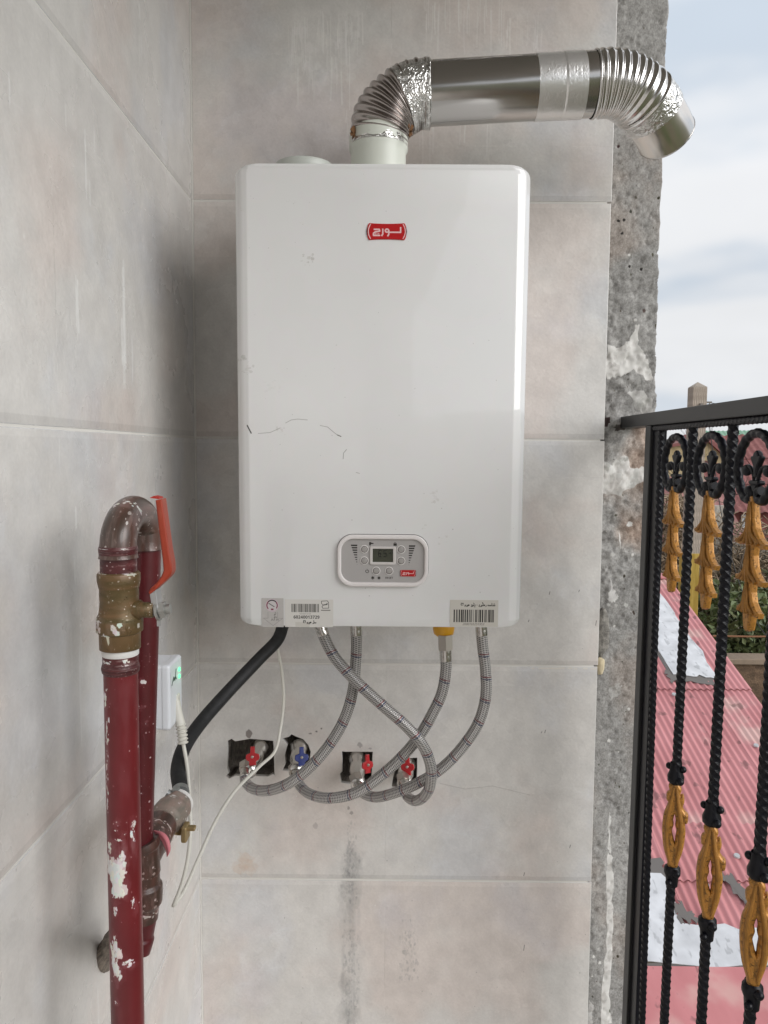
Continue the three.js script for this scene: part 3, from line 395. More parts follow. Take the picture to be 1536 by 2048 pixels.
{ // underside spigots and the yellow gas cap
  for (const p of [[-0.1075,0.9926,-1.3], [-0.0525,0.9907,-1.31], [0.161,0.9925,-1.31], [-0.1826,0.992,-1.3]]) part(boiler, 'spigot', new THREE.CylinderGeometry(0.012, 0.012, 0.05, 20).translate(p[0], BY0 + 0.012, p[2]), nickel);
  const c = [0.0969,0.9943,-1.3];
  part(boiler, 'gas_cap', lathe([[0, -0.008], [0.012, -0.008], [0.017, -0.004], [0.0185, 0.004], [0.0185, 0.03], [0, 0.03]], 28).translate(c[0], 0.9892, c[2]), std({ color: lin(0.72, 0.36, 0.02), roughness: 0.35 }), 'yellow plastic cap on the gas inlet');
  part(boiler, 'air_intake', lathe([[0.046, 0], [0.046, 0.044], [0.0475, 0.046], [0.0475, 0.056], [0.0445, 0.0575], [0.043, 0.0545], [0.043, 0]], 48).translate(-0.1423, BY1 - 0.008, -1.33), std({ color: lin(0.5, 0.52, 0.48), roughness: 0.4 }), 'low white plastic air intake collar on top');
}

// ------------------------------------------------------------------ flue
const flue = thing('flue_pipe', 'silver flue pipe with corrugated elbows running from boiler top past the pillar', 'pipe');
{
  const FZ = -1.33, ax = -0.0202, col = std({ color: lin(0.66, 0.68, 0.61), roughness: 0.4 });
  const Y = (py) => 1.3 + (901 - py) / 1550 * 1.33 - 0.0;
  const yb = 1.7972, yt = 1.8229;
  part(flue, 'collar', lathe([[0.0455, 1.70], [0.0455, yb - 0.006], [0.0485, yb - 0.002], [0.0485, yb + 0.016], [0.0475, yt + 0.004], [0.044, yt + 0.005]], 48).translate(ax, 0, FZ), col, 'pale plastic collar on the boiler top');
  const foilBump = dtex(512, 512, (u, v) => { const a = Math.abs(fbm2(u * 12, v * 12, 4, 5) - 0.5) * 2, b = Math.abs(fbm2(u * 26 + 3, v * 22, 3, 9) - 0.5) * 2, k = 255 * clamp(1 - Math.min(a * 2.2, b * 2.6)); return [k, k, k]; }, false); foilBump.repeat.set(7, 1.5);
  const foil = std({ color: lin(0.74, 0.73, 0.71), metalness: 0.95, roughness: 0.3, bumpMap: foilBump, bumpScale: 0.0022 });
  const steel = std({ color: lin(0.6, 0.58, 0.56), metalness: 1, roughness: 0.19, bumpMap: dtex(256, 256, (u, v) => { const k = fbm2(u * 5, v * 6, 4, 77) * 255; return [k, k, k]; }, false), bumpScale: 0.0012 });
  const flex = std({ color: lin(0.44, 0.4, 0.38), metalness: 1, roughness: 0.26 }), flexB = std({ color: lin(0.78, 0.76, 0.74), metalness: 1, roughness: 0.2 });
  // collar tape, elbow, tape, straight, tape, elbow, mouth
  const S0 = [0.0585,1.887,-1.33], S1 = [0.3357,1.9033,-1.33];
  const wr = (seed, amp) => (s, a) => 0.0508 + (fbm3(s * 60 + seed, Math.cos(a) * 2.5, Math.sin(a) * 2.5, 4) - 0.5) * amp;
  part(flue, 'foil_tape', sweep([[ax, yb + 0.003, FZ], [ax, (yb + yt) / 2, FZ], [ax, yt + 0.004, FZ]], (s, a, t) => 0.049 - 0.003 * t + (fbm3(s * 90, Math.cos(a) * 3, Math.sin(a) * 3, 3) - 0.5) * 0.004, { seg: 20, rad: 64 }), foil);
  const e0 = [ax, yt, FZ], dirX = V(S1).sub(V(S0)).normalize(), R = 0.078, elbow = [];
  const cyk = S0[1] + (ax + R - S0[0]) * dirX.y / dirX.x;
  for (let i = 0; i <= 8; i++) { const a = Math.PI - i / 8 * (Math.PI / 2 + 0.05); elbow.push([ax + R + R * Math.cos(a), cyk - R + R * Math.sin(a), FZ]); }
  part(flue, 'corrugated_elbow', sweep([[ax, yt - 0.004, FZ], ...elbow], (s, a, t, L) => lerp(0.0445, 0.0505, step(0, 0.35, t)) + (0.0022 + 0.0012 * Math.sin(a * 2 + s * 40)) * Math.sin(s / L * 14 * 2 * Math.PI + 0.5 * Math.sin(a * 2 + 1) + 0.4 * Math.sin(s * 90)) + 0.0012 * Math.sin(a * 3 + s * 60), { seg: 190, rad: 48 }), flex, 'brownish corrugated bend above the boiler collar');
  const at = (t) => [lerp(S0[0], S1[0], t), lerp(S0[1], S1[1], t), FZ];
  const last = elbow[elbow.length - 1];
  part(flue, 'foil_tape', sweep([elbow[5], elbow[6], elbow[7], [last[0], last[1], FZ], [lerp(last[0], S0[0], 0.5), lerp(last[1], S0[1], 0.6), FZ], S0, at(0.015)], (s, a) => 0.0022 + wr(3, 0.007)(s, a), { seg: 80, rad: 80 }), foil);
  part(flue, 'straight_pipe', sweep([at(-0.02), at(0.5), at(1.0)], (s, a) => 0.0497 + 0.0004 * Math.sin(a * 2 + s * 9), { seg: 24, rad: 64 }), steel);
  part(flue, 'pipe_seam', sweep([at(0.03), at(0.5), at(0.64)].map((p) => [p[0], p[1] + 0.036, p[2] + 0.0345]), 0.0011, { seg: 20, rad: 8 }), steel);
  part(flue, 'foil_tape', sweep([at(0.64), at(0.78), at(0.92)], (s, a) => 0.0503 + (fbm3(s * 40, Math.cos(a) * 2, Math.sin(a) * 2, 4) - 0.5) * 0.0008 + (s > 0.045 ? 0.0007 : 0), { seg: 50, rad: 72 }), std({ color: lin(0.9, 0.89, 0.88), metalness: 0.85, roughness: 0.34, bumpMap: foilBump, bumpScale: 0.0002 }), 'band of smooth silver tape round the straight pipe');
  const q = [at(0.985), [0.3562,1.9042,-1.33], [0.3827,1.9017,-1.333], [0.4092,1.8922,-1.34], [0.426,1.8846,-1.35]];
  part(flue, 'corrugated_elbow', sweep(q, (s, a, t, L) => 0.0512 + (0.0018 + 0.0006 * Math.sin(a * 2 + s * 30)) * Math.sin(s / L * 11 * 2 * Math.PI + 0.35 * Math.sin(a * 2)) + 0.0008 * Math.sin(a * 3 + s * 50), { seg: 190, rad: 56, caps: false }), flexB, 'shiny corrugated bend in front of the concrete pillar');
  part(flue, 'foil_tape', sweep([[0.4207,1.8873,-1.347], [0.4354,1.8787,-1.355], [0.4459,1.8707,-1.363]], wr(9, 0.002), { seg: 24, rad: 64, caps: false }), foil);
  const m = [[0.4354,1.8787,-1.355], [0.4487,1.8687,-1.366], [0.4638,1.8577,-1.379], [0.4772,1.8479,-1.394]];
  part(flue, 'outlet_mouth', sweep(m, 0.0487, { seg: 24, rad: 56, caps: false }), std({ color: lin(0.8, 0.76, 0.72), metalness: 1, roughness: 0.22, side: THREE.DoubleSide }));
  part(flue, 'outlet_rim', new THREE.TorusGeometry(0.0485, 0.0012, 8, 56).applyQuaternion(new THREE.Quaternion().setFromUnitVectors(new THREE.Vector3(0, 0, 1), V(m[3]).sub(V(m[2])).normalize())).translate(...m[3]), steel);
  // rusty shreds at the ends of the first elbow
  const rust = std({ color: lin(0.16, 0.08, 0.035), roughness: 0.95, side: THREE.DoubleSide }), rnd = rngOf(77);
  const shred = (p, n) => { const g = []; for (let i = 0; i < n; i++) g.push(box(0.003 + rnd() * 0.006, 0.002 + rnd() * 0.009, 0.0008).rotateZ(rnd() * 3).rotateY(rnd() * 2).translate(p[0] + (rnd() - 0.5) * 0.009, p[1] + (rnd() - 0.5) * 0.018, p[2] + (rnd() - 0.5) * 0.01)); return merge(g); };
  part(flue, 'rust_shreds', shred([0.0325,1.812,-1.29], 12), rust); part(flue, 'rust_shreds', shred([-0.0588,1.814,-1.3], 9), rust);
}

// ------------------------------------------------------------------ braided hoses and their valves
const braid = ctex(256, 256, (g, W, H) => { // one repeat: 40 mm along, once around
  g.fillStyle = '#565453'; g.fillRect(0, 0, W, H); const N = 12;
  for (let i = -N; i < N * 2; i++) { for (const [s, c] of [[1, '#dedbd8'], [-1, '#bab7b5']]) { g.strokeStyle = c; g.lineWidth = 9; g.beginPath(); g.moveTo(i * W / N, 0); g.lineTo(i * W / N + s * W * 0.5, H); g.stroke(); } }
  for (let j = 0; j < 24; j++) for (let i = 0; i < 24; i++) if ((i + j) % 2) { g.fillStyle = 'rgba(40,38,38,0.45)'; g.fillRect(i * W / 24, j * H / 24, 4, 5); }
  for (const [x, c] of [[40, '#7a3640'], [66, '#3a4264']]) for (let j = 0; j < 16; j++)  { g.strokeStyle = c; g.lineWidth = 10; g.beginPath(); g.moveTo(x + j * 2.6, j * H / 16); g.lineTo(x + j * 2.6 + 2.6, (j + 0.9) * H / 16); g.stroke(); }
});
const braidMat = std({ map: braid, metalness: 0.5, roughness: 0.34, bumpMap: braid, bumpScale: 0.0016 });
const HR = 0.0096;
function hose(label, pts, nutTop, extra) {
  const t = thing('braided_hose', label, 'hose', 'braided metal hoses under the boiler');
  const g = sweep(pts, HR, { seg: 130, rad: 24, vScale: 25 });
  part(t, 'braid', g, braidMat);
  const a = V(pts[0]), b = V(pts[1]), e = V(pts[pts.length - 1]), f = V(pts[pts.length - 2]);
  const fer = (p, q) => aim(lathe([[0.0095, 0], [0.0104, 0.001], [0.0104, 0.010], [0.0098, 0.011], [0.0104, 0.012], [0.0104, 0.021], [0.0095, 0.022]], 24), p.toArray(), q.toArray());
  part(t, 'ferrule', fer(a.clone().add(a.clone().sub(b).normalize().multiplyScalar(0.004)), b), chrome);
  part(t, 'ferrule', fer(e.clone().add(e.clone().sub(f).normalize().multiplyScalar(0.004)), f), chrome);
  part(t, "nut", aim(crease(hex(0.0132, 0.016), 0.3), e.clone().add(f.clone().sub(e).normalize().multiplyScalar(-0.002)).toArray(), e.clone().multiplyScalar(2).sub(f).toArray()), nickel);
  if (nutTop) part(t, 'nut', aim(crease(hex(0.0135, 0.026), 0.3), a.clone().add(a.clone().sub(b).normalize().multiplyScalar(0.002)).toArray(), a.clone().multiplyScalar(2).sub(b).toArray()), nickel);
  return t;
}
hose('braided steel hose crossing diagonally in front of the others to rightmost valve', [[-0.1144,1.003,-1.3], [-0.1058,0.9788,-1.3], [-0.0884,0.9482,-1.295], [-0.052,0.9107,-1.285], [-0.0094,0.8729,-1.28], [0.0332,0.8351,-1.28], [0.0617,0.8004,-1.285], [0.0763,0.7613,-1.295], [0.0776,0.7209,-1.31], [0.0674,0.6813,-1.345], [0.0511,0.656,-1.385], [0.038,0.6523,-1.42], [0.0346,0.6627,-1.445]]);
hose('braided steel hose curving down left to the leftmost red valve', [[-0.0535,1.0012,-1.31], [-0.0525,0.9707,-1.31], [-0.054,0.9312,-1.31], [-0.0579,0.8888,-1.305], [-0.0713,0.8419,-1.3], [-0.0967,0.7968,-1.295], [-0.1311,0.7558,-1.295], [-0.1701,0.7195,-1.31], [-0.2124,0.6906,-1.345], [-0.2473,0.6738,-1.39], [-0.2686,0.6724,-1.43], [-0.2713,0.6815,-1.45]]);
hose('braided steel hose from the yellow gas cap to the blue valve', [[0.0999,0.9606,-1.3], [0.1011,0.931,-1.3], [0.0948,0.8873,-1.3], [0.0798,0.8521,-1.3], [0.0582,0.8103,-1.305], [0.0284,0.7707,-1.31], [-0.0106,0.7314,-1.315], [-0.0528,0.6975,-1.325], [-0.1002,0.6778,-1.345], [-0.1397,0.6689,-1.38], [-0.1645,0.6699,-1.42], [-0.1738,0.6785,-1.45]], true);
hose('braided steel hose hanging from under the tracking sticker to third valve', [[0.1609,1.003,-1.31], [0.164,0.9681,-1.31], [0.1699,0.9244,-1.31], [0.1708,0.876,-1.31], [0.1594,0.8316,-1.31], [0.1355,0.7894,-1.315], [0.0993,0.7444,-1.325], [0.0535,0.7074,-1.34], [0.0093,0.6771,-1.365], [-0.0222,0.6551,-1.4], [-0.0456,0.6509,-1.43], [-0.054,0.6597,-1.45]]);
function valve(label, p0, p1, hpos, color, turn, tilt) {
  const t = thing('angle_valve', label, 'valve', 'water valves in the tile cut-outs');
  const L = V(p1).distanceTo(V(p0));
  part(t, 'body', aim(lathe([[0, -0.03], [0.012, -0.03], [0.012, 0], [0.0185, 0.001], [0.0195, 0.008], [0.017, 0.011], [0.0165, 0.02], [0.0148, 0.026], [0.0158, L * 0.55], [0.0125, L * 0.66], [0.0125, L * 0.8], [0.014, L * 0.82], [0.014, L], [0, L]], 28), p0, p1), chrome);
  part(t, 'packing_nut', aim(crease(hex(0.0078, 0.012), 0.3), V(p0).lerp(V(p1), 0.45).toArray(), hpos), nickel);
  const s = shapeOf([[-.004, .018], [.004, .018], [.0045, .006], [.0125, .003], [.0135, -.003], [.012, -.007], [.0065, -.010], [.0065, -.017], [-.0065, -.017], [-.0065, -.010], [-.012, -.007], [-.0135, -.003], [-.0125, .003], [-.0045, .006]]);
  const h = part(t, 'handle', ext(s, 0.005, 0.0012, 2), phy({ color, roughness: 0.35, clearcoat: 0.4 })); h.rotation.set(tilt, turn, 0.05); h.position.set(...hpos);
  part(t, 'screw', new THREE.SphereGeometry(0.003, 12, 8).scale(1, 1, 0.5).translate(hpos[0] + Math.sin(turn) * 0.005, hpos[1], hpos[2] + 0.0052), nickel);
  return t;
}
const red = lin(0.5, 0.012, 0.018), blue = lin(0.012, 0.03, 0.21);
valve('red-handled water valve in the leftmost square cut-out of the tile', [-0.2544,0.7,-1.53], [-0.2655,0.6786,-1.45], [-0.2575,0.7094,-1.455], red, -0.1, -0.3);
valve('blue-handled water valve in the rounded cut-out of the tile', [-0.1761,0.7028,-1.53], [-0.1738,0.6785,-1.45], [-0.1637,0.7093,-1.455], blue, 0.25, -0.3);
valve('red-handled water valve in the third cut-out, its handle turned sideways', [-0.0593,0.6788,-1.53], [-0.0538,0.6559,-1.445], [-0.0381,0.6935,-1.46], red, 0.75, -0.25);
valve('red-handled water valve half hidden in the small rightmost cut-out', [0.0424,0.6672,-1.53], [0.0348,0.6585,-1.45], [0.0426,0.6881,-1.465], red, -0.35, -0.3);

// ------------------------------------------------------------------ gas pipe on the left wall
const rnd0 = rngOf(99);
function paintTex(W, H, base, vary, spots, mottled, asp = 1.2) { // spots: [u, v, r, stretch] of white paint, v up
  return ctex(W, H, (g) => {
    fillNoise(g, W, H, (u, v) => { const k = (fbm2(u * 6, v * 20, 5, 44) - 0.5) * vary, m = mottled * step(0.52, 0.78, fbm2(u * 9 + 4, v * 26, 5, 48)); return [lerp(base[0] + k, 150, m), lerp(base[1] + k * 0.5, 134, m), lerp(base[2] + k * 0.5, 130, m)]; });
    for (const [u, v, r, st] of spots) for (let i = 0; i < 5; i++) { g.fillStyle = 'rgba(178,150,150,0.10)'; blob(g, (u + (rnd0() - 0.5) * r * 3) * W, (1 - v) * H + (rnd0() - 0.5) * r * st * W * 3 * asp, r * W * (0.5 + rnd0()), rnd0, st * 0.9 * asp); }
    for (const [u, v, r, st, n = 9] of spots) for (let i = 0; i < n; i++) { g.fillStyle = `rgba(${222 + rnd0() * 20},${222 + rnd0() * 18},${220 + rnd0() * 16},${0.75 + rnd0() * 0.25})`; blob(g, (u + (rnd0() + rnd0() - 1) * r * (n > 1 ? 1.25 : 0)) * W, (1 - v) * H + (rnd0() + rnd0() - 1) * r * st * W * asp * (n > 1 ? 1 : 0), r * W * (n > 1 ? 0.16 + Math.pow(rnd0(), 2) * 0.5 : 1), rnd0, Math.min(st, 2.2) * 0.9 * asp); }
    for (let i = 0; i < 90; i++) { const x = rnd0() * W, y = rnd0() * H; g.strokeStyle = `rgba(196,176,172,${0.04 + rnd0() * 0.12})`; g.lineWidth = W * (0.003 + rnd0() * 0.012); g.beginPath(); g.moveTo(x, y); g.lineTo(x + (rnd0() - 0.5) * W * 0.05, y + (rnd0() - 0.5) * H * 0.07); g.stroke(); }
    for (let i = 0; i < 420; i++) { g.fillStyle = `rgba(230,226,222,${0.2 + rnd0() * 0.6})`; blob(g, rnd0() * W, rnd0() * H, 0.5 + Math.pow(rnd0(), 5) * W * 0.014, rnd0, asp); }
  });
}
const gas = thing('gas_pipe', 'maroon painted gas pipe with U-bend, brass valve and paint splashes on left wall', 'pipe');
{
  const PX = -0.277, PZ = -0.787, y = (py) => 1.3 - (py - 901) / 1550 * 0.787 * 1.0 + 0.0;
  const Y = { top: 1.088, bot: 0.0 };
  const fx = -0.2761;
  const pipeSpots = [];
  const py2v = (py) => { const yy = 1.3 - (py - 901) / 1550 * 0.787; return (yy - 0.0) / Y.top; };
  for (const [px, py, r, st, n] of [[240,1662,.035,1,1],[241,1674,.025,.8,1],[257,1683,.02,1,1],[246,1694,.045,1,3],[224,1715,.05,1.6,10],[232,1760,.11,1.6,26],[250,1735,.05,2,10],[245,1795,.07,2.2,18],[243,1815,.06,1,10],[238,1845,.03,2.5,6],[272,1835,.03,3,8],[236,1935,.07,2,18],[238,1965,.06,2,14],[236,1905,.03,2,4],[265,1962,.06,.8,10],[247,1985,.03,3,6],[222,1470,.035,5,10],[218,1405,.035,3,8],[222,1385,.02,1,3],[219,1560,.03,6,8],[272,1680,.03,6,9],[222,1620,.03,6,7],[235,2045,.03,1,2],[262,1660,.008,1,1],[256,1770,.03,1,2],[222,1520,.02,3,3]])
    pipeSpots.push([0.5 + Math.asin(clamp((px - 243 - (py - 1420) * 0.011) / 34, -0.98, 0.98)) / (2 * Math.PI), py2v(py), r * 0.8, st, Math.round(n * 1.5) || 1]);
  const redTex = paintTex(512, 2048, [104, 19, 26], 26, pipeSpots, 0.16, 0.415);
  const redPaint = phy({ map: redTex, roughness: 0.4, bumpMap: redTex, bumpScale: 0.0006, clearcoat: 0.25, clearcoatRoughness: 0.3 });
  part(gas, 'front_pipe', new THREE.CylinderGeometry(0.0172, 0.0172, Y.top, 48, 1).rotateY(Math.PI).translate(fx, Y.top / 2, PZ), redPaint);
  const darkTex = paintTex(512, 512, [84, 62, 54], 56, [[.62, .3, .04, 1.5, 6], [.7, .75, .03, 1.5, 5], [.36, .35, .03, 3, 8], [.42, .5, .015, 1, 3], [.33, .2, .02, 3, 5], [.6, .62, .02, 1, 3], [.4, .1, .05, .8, 8]], 0.4);
  const darkPaint = phy({ map: darkTex, roughness: 0.35, clearcoat: 0.3, bumpMap: darkTex, bumpScale: 0.0008 });
  const brown = phy({ map: paintTex(512, 512, [78, 34, 36], 40, [[.4, .85, .05, .6, 8], [.6, .85, .04, 1, 6]], 0.6), roughness: 0.4, bumpMap: darkTex, bumpScale: 0.0008 });
  const pY = (py) => 1.3 - (py - 901) / 1550 * 0.787;
  const rot = (g) => g.rotateY(Math.PI).translate(fx, 0, PZ);
  // thread collar below the valve, valve body, nipple
  part(gas, 'collar', rot(lathe([[0.0172, pY(1358)], [0.0186, pY(1354)], [0.0194, pY(1346)], [0.0186, pY(1340)], [0.0178, pY(1336)], [0.0178, pY(1309)]], 40)), brown);
  part(gas, 'paint_ring', rot(lathe([[0.0174, pY(1321)], [0.0186, pY(1319)], [0.0186, pY(1308)], [0.0174, pY(1306)]], 40)), std({ color: lin(0.72, 0.71, 0.69), roughness: 0.6 }), 'ring of white paint under the brass valve');
  const vTex = paintTex(512, 512, [104, 84, 54], 50, [[.44, .18, .035, 1.7, 12], [.35, .3, .05, 1.2, 12], [.5, .3, .02, 1, 4], [.53, .28, .035, 1, 8], [.38, .95, .05, .5, 8], [.64, .93, .05, 1, 8], [.46, .63, .008, 1, 2], [.55, .75, .008, 1, 2], [.5, .6, .008, 1, 2], [.66, .55, .01, 1, 2], [.3, .97, .06, .5, 8]], 0.12);
  const valveMat = std({ map: vTex, metalness: 0.3, roughness: 0.46, bumpMap: darkTex, bumpScale: 0.0012 });
  const v = sub(gas, 'ball_valve', 'brass ball valve splashed with white paint');
  part(v, 'valve_body', rot(lathe([[0.0165, pY(1308)], [0.0205, pY(1306)], [0.0208, pY(1275)], [0.0212, pY(1273)], [0.0232, pY(1270)], [0.0235, pY(1248)], [0.0225, pY(1240)], [0.0208, pY(1234)], [0.0200, pY(1226)], [0.0192, pY(1210)], [0.0196, pY(1195)], [0.0194, pY(1184)], [0.0204, pY(1178)], [0.0215, pY(1166)], [0.0215, pY(1153)], [0.020, pY(1149)], [0.0165, pY(1148)]], 48)), valveMat);
  part(v, 'valve_stem', aim(lathe([[0, 0], [0.0105, 0], [0.0105, 0.022], [0.008, 0.025], [0.008, 0.036], [0, 0.036]], 24), [fx, pY(1226), PZ + 0.002], [fx + 0.05, pY(1226), PZ + 0.002]), valveMat);
  const q = (x, yy) => [(160 + x / 5.12 - 777) / 1550 * 0.79 + 0.0025, 1.3 - (960 + yy / 5.12 - 901) / 1550 * 0.79];
  const orange = phy({ map: paintTex(256, 256, [160, 58, 34], 50, [[.5, .5, .03, 3, 5]], 0.18), roughness: 0.42 });
  const ls = new THREE.Shape(new THREE.SplineCurve([[678, 1172], [700, 1128], [770, 1060], [828, 965], [834, 900], [822, 760], [790, 450], [766, 220]].map((p) => new THREE.Vector2(...q(...p)))).getPoints(28).concat(new THREE.SplineCurve([[832, 203], [866, 480], [896, 720], [922, 890], [908, 990], [800, 1100], [692, 1192]].map((p) => new THREE.Vector2(...q(...p)))).getPoints(28)));
  part(v, 'lever_grip', ext(ls, 0.018, 0.002, 3).translate(0, 0, -0.799), orange, 'orange lever grip standing upright beside the U-bend');
  part(v, 'grip_flap', ext(shapeOf([q(708, 196), q(745, 176), q(800, 190), q(800, 206)]), 0.016).translate(0, 0, -0.798), std({ color: lin(0.45, 0.03, 0.02), roughness: 0.5, side: THREE.DoubleSide }));
  part(v, 'lever_plate', ext(shapeOf([q(690, 1185), q(752, 1145), q(776, 1340), q(772, 1410), q(722, 1410)]), 0.018, 0.0005).translate(0, 0, -0.800), std({ color: lin(0.5, 0.5, 0.5), metalness: 0.8, roughness: 0.4 }));
  part(v, 'bolt', aim(merge([crease(hex(0.0088, 0.006), 0.3).translate(0, 0.003, 0), new THREE.CylinderGeometry(0.0105, 0.0105, 0.0025, 20).translate(0, 0.001, 0), new THREE.CylinderGeometry(0.005, 0.005, 0.016, 14).translate(0, 0.006, 0)]), [q(745, 1372)[0], q(745, 1372)[1], -0.789], [q(845, 1340)[0], q(845, 1355)[1], -0.789]), std({ color: lin(0.42, 0.42, 0.4), metalness: 0.8, roughness: 0.45 }));
  part(v, 'stop_tab', box(0.003, 0.011, 0.004, ...q(758, 1480), -0.79), std({ color: lin(0.5, 0.5, 0.5), metalness: 0.8, roughness: 0.4 }));
  part(gas, 'nipple', rot(lathe([[0.0182, pY(1152)], [0.0182, pY(1117)], [0.0192, pY(1112)], [0.0196, pY(1102)], [0.0186, pY(1096)]], 40)), brown);
  // return bend and rear pipe
  const zr = -0.872, xr = -0.2738, top = pY(1097), H = 0.043, bend = [[fx, top - 0.012, PZ], [fx, top, PZ]];
  for (let i = 1; i < 12; i++) { const a = i / 12 * Math.PI; bend.push([lerp(fx, xr, i / 12), top + Math.sin(a) * 0.031, PZ - H + H * Math.cos(a)]); }
  bend.push([xr, top - 0.001, zr], [xr, top - 0.014, zr]);
  part(gas, 'return_bend', sweep(bend, (s, a, t, L) => 0.0182 + 0.0016 * (Math.exp(-s / 0.006) + Math.exp(-(L - s) / 0.006)), { seg: 70, rad: 32, vScale: 7 }), darkPaint, 'brown U-bend joining the two upright pipes');
  const rearBot = [-0.2898,0.8376,-0.872], rearTex = paintTex(256, 1024, [82, 18, 24], 18, [[.56, .55, .03, 1, 1], [.54, .47, .02, 1, 2], [.6, .42, .015, 1, 2], [.56, .2, .02, .4, 3], [.55, .12, .02, .4, 3]], 0.05);
  part(gas, 'rear_pipe', aim(new THREE.CylinderGeometry(0.0168, 0.0168, 1, 40).scale(1, top - rearBot[1] + 0.01, 1).translate(0, (top - rearBot[1]) / 2, 0).rotateY(Math.PI), rearBot, [xr, top, zr]), phy({ map: rearTex, roughness: 0.42, clearcoat: 0.2 }));
  const iron = phy({ map: darkTex, color: lin(0.75, 0.62, 0.6), roughness: 0.4, clearcoat: 0.25, bumpMap: darkTex, bumpScale: 0.001 });
  // tee, lower union and the elbow that turns away behind the front pipe
  const t0 = [-0.2857,0.8376,-0.872], t1 = [-0.2839,0.8041,-0.872], t2 = [-0.2838,0.7765,-0.872], t3 = [-0.2867,0.7488,-0.872], t4 = [-0.2912,0.7271,-0.872], t5 = [-0.2955,0.7111,-0.868], br = [-0.2842,0.8267,-0.94], b2 = [-0.275,0.83,-1];
  part(gas, 'tee', merge([sweep([[-0.2868,0.8413,-0.872], t0, t1], (s, a, t) => 0.0195 + (t < 0.2 ? 0.0018 : 0), { seg: 30, rad: 28, vScale: 8 }), sweep([[-0.2842,0.8194,-0.872], [-0.2818,0.8256,-0.895], br], (s, a, t) => 0.0185 + 0.0022 * step(0.3, 0.5, t), { seg: 24, rad: 28, vScale: 8 })]), iron, 'dark iron tee behind the front pipe');
  part(gas, 'union', sweep([t1, t2, t3], (s, a, t) => 0.0185 + 0.0028 * step(0.2, 0.3, t) * (1 - step(0.62, 0.72, t)), { seg: 40, rad: 28, vScale: 8 }), iron);
  part(gas, 'lower_elbow', sweep([t3, t4, t5], (s, a, t) => 0.0172 + 0.002 * step(0.5, 0.62, t), { seg: 24, rad: 24 }), phy({ map: rearTex, roughness: 0.4 }));
  const bv = sub(gas, 'branch_valve', 'small paint-stained valve with brass butterfly handle feeding the black hose');
  part(bv, 'valve_body', sweep([br, V(br).lerp(V(b2), 0.5).toArray(), b2], (s, a, t) => 0.0195 + 0.003 * step(0.15, 0.25, t) * (1 - step(0.55, 0.7, t)) - 0.004 * step(0.86, 0.95, t) + 0.0008 * Math.cos(6 * a) * (t > 0.6 ? 1 : 0), { seg: 40, rad: 36, vScale: 8 }), std({ map: paintTex(256, 256, [140, 126, 116], 60, [[.3, .5, .05, 1, 8], [.6, .7, .05, 1, 8], [.8, .3, .04, 1, 6]], 0.35), roughness: 0.6, metalness: 0.2 }));
  part(bv, 'paint_ring', sweep([V(br).lerp(V(b2), 0.9).toArray(), V(br).lerp(V(b2), 0.95).toArray(), b2], 0.0186, { seg: 6, rad: 28 }), std({ color: lin(0.72, 0.7, 0.68), roughness: 0.7 }));
  const hb = [-0.2672,0.8076,-0.965], he = [-0.2528,0.8167,-0.95];
  part(bv, 'handle_stem', aim(new THREE.CylinderGeometry(0.008, 0.009, 0.03, 16), [-0.2756,0.8122,-0.965], he), brass);
  part(bv, 'butterfly_handle', merge([rbox(0.007, 0.02, 0.02, 0.002, ...[-0.2548,0.814,-0.95]), rbox(0.017, 0.005, 0.009, 0.0015, ...[-0.2503,0.8194,-0.95]), rbox(0.008, 0.015, 0.008, 0.002, ...[-0.2561,0.8094,-0.95])]), brass);
  part(gas, 'pink_tape', sweep([[-0.2751,0.8476,-0.886], [-0.2609,0.8433,-0.878], [-0.2555,0.8315,-0.875], [-0.2572,0.8211,-0.876]], (s, a, t) => 0.0048 * Math.sin(Math.PI * clamp(t * 0.9 + 0.08)) * (0.35 + 0.65 * Math.abs(Math.cos(a))), { seg: 24, rad: 12 }), std({ color: lin(0.62, 0.2, 0.23), roughness: 0.8 }), 'strip of pink tape on the branch valve');
  part(gas, 'wall_bracket', merge([sweep([[XL - 0.01, 0.5981, -1.0], [-0.345, 0.672, -0.945], [fx - 0.004, pY(1935), PZ - 0.015]], (s, a) => 0.0135 + 0.0022 * Math.sin(s * 150 + a * 2), { seg: 24, rad: 20 })]), std({ map: mortarTex, color: lin(1.2, 1.15, 1.1), roughness: 0.9 }), 'grey mortared stub holding the front pipe to the wall');
}

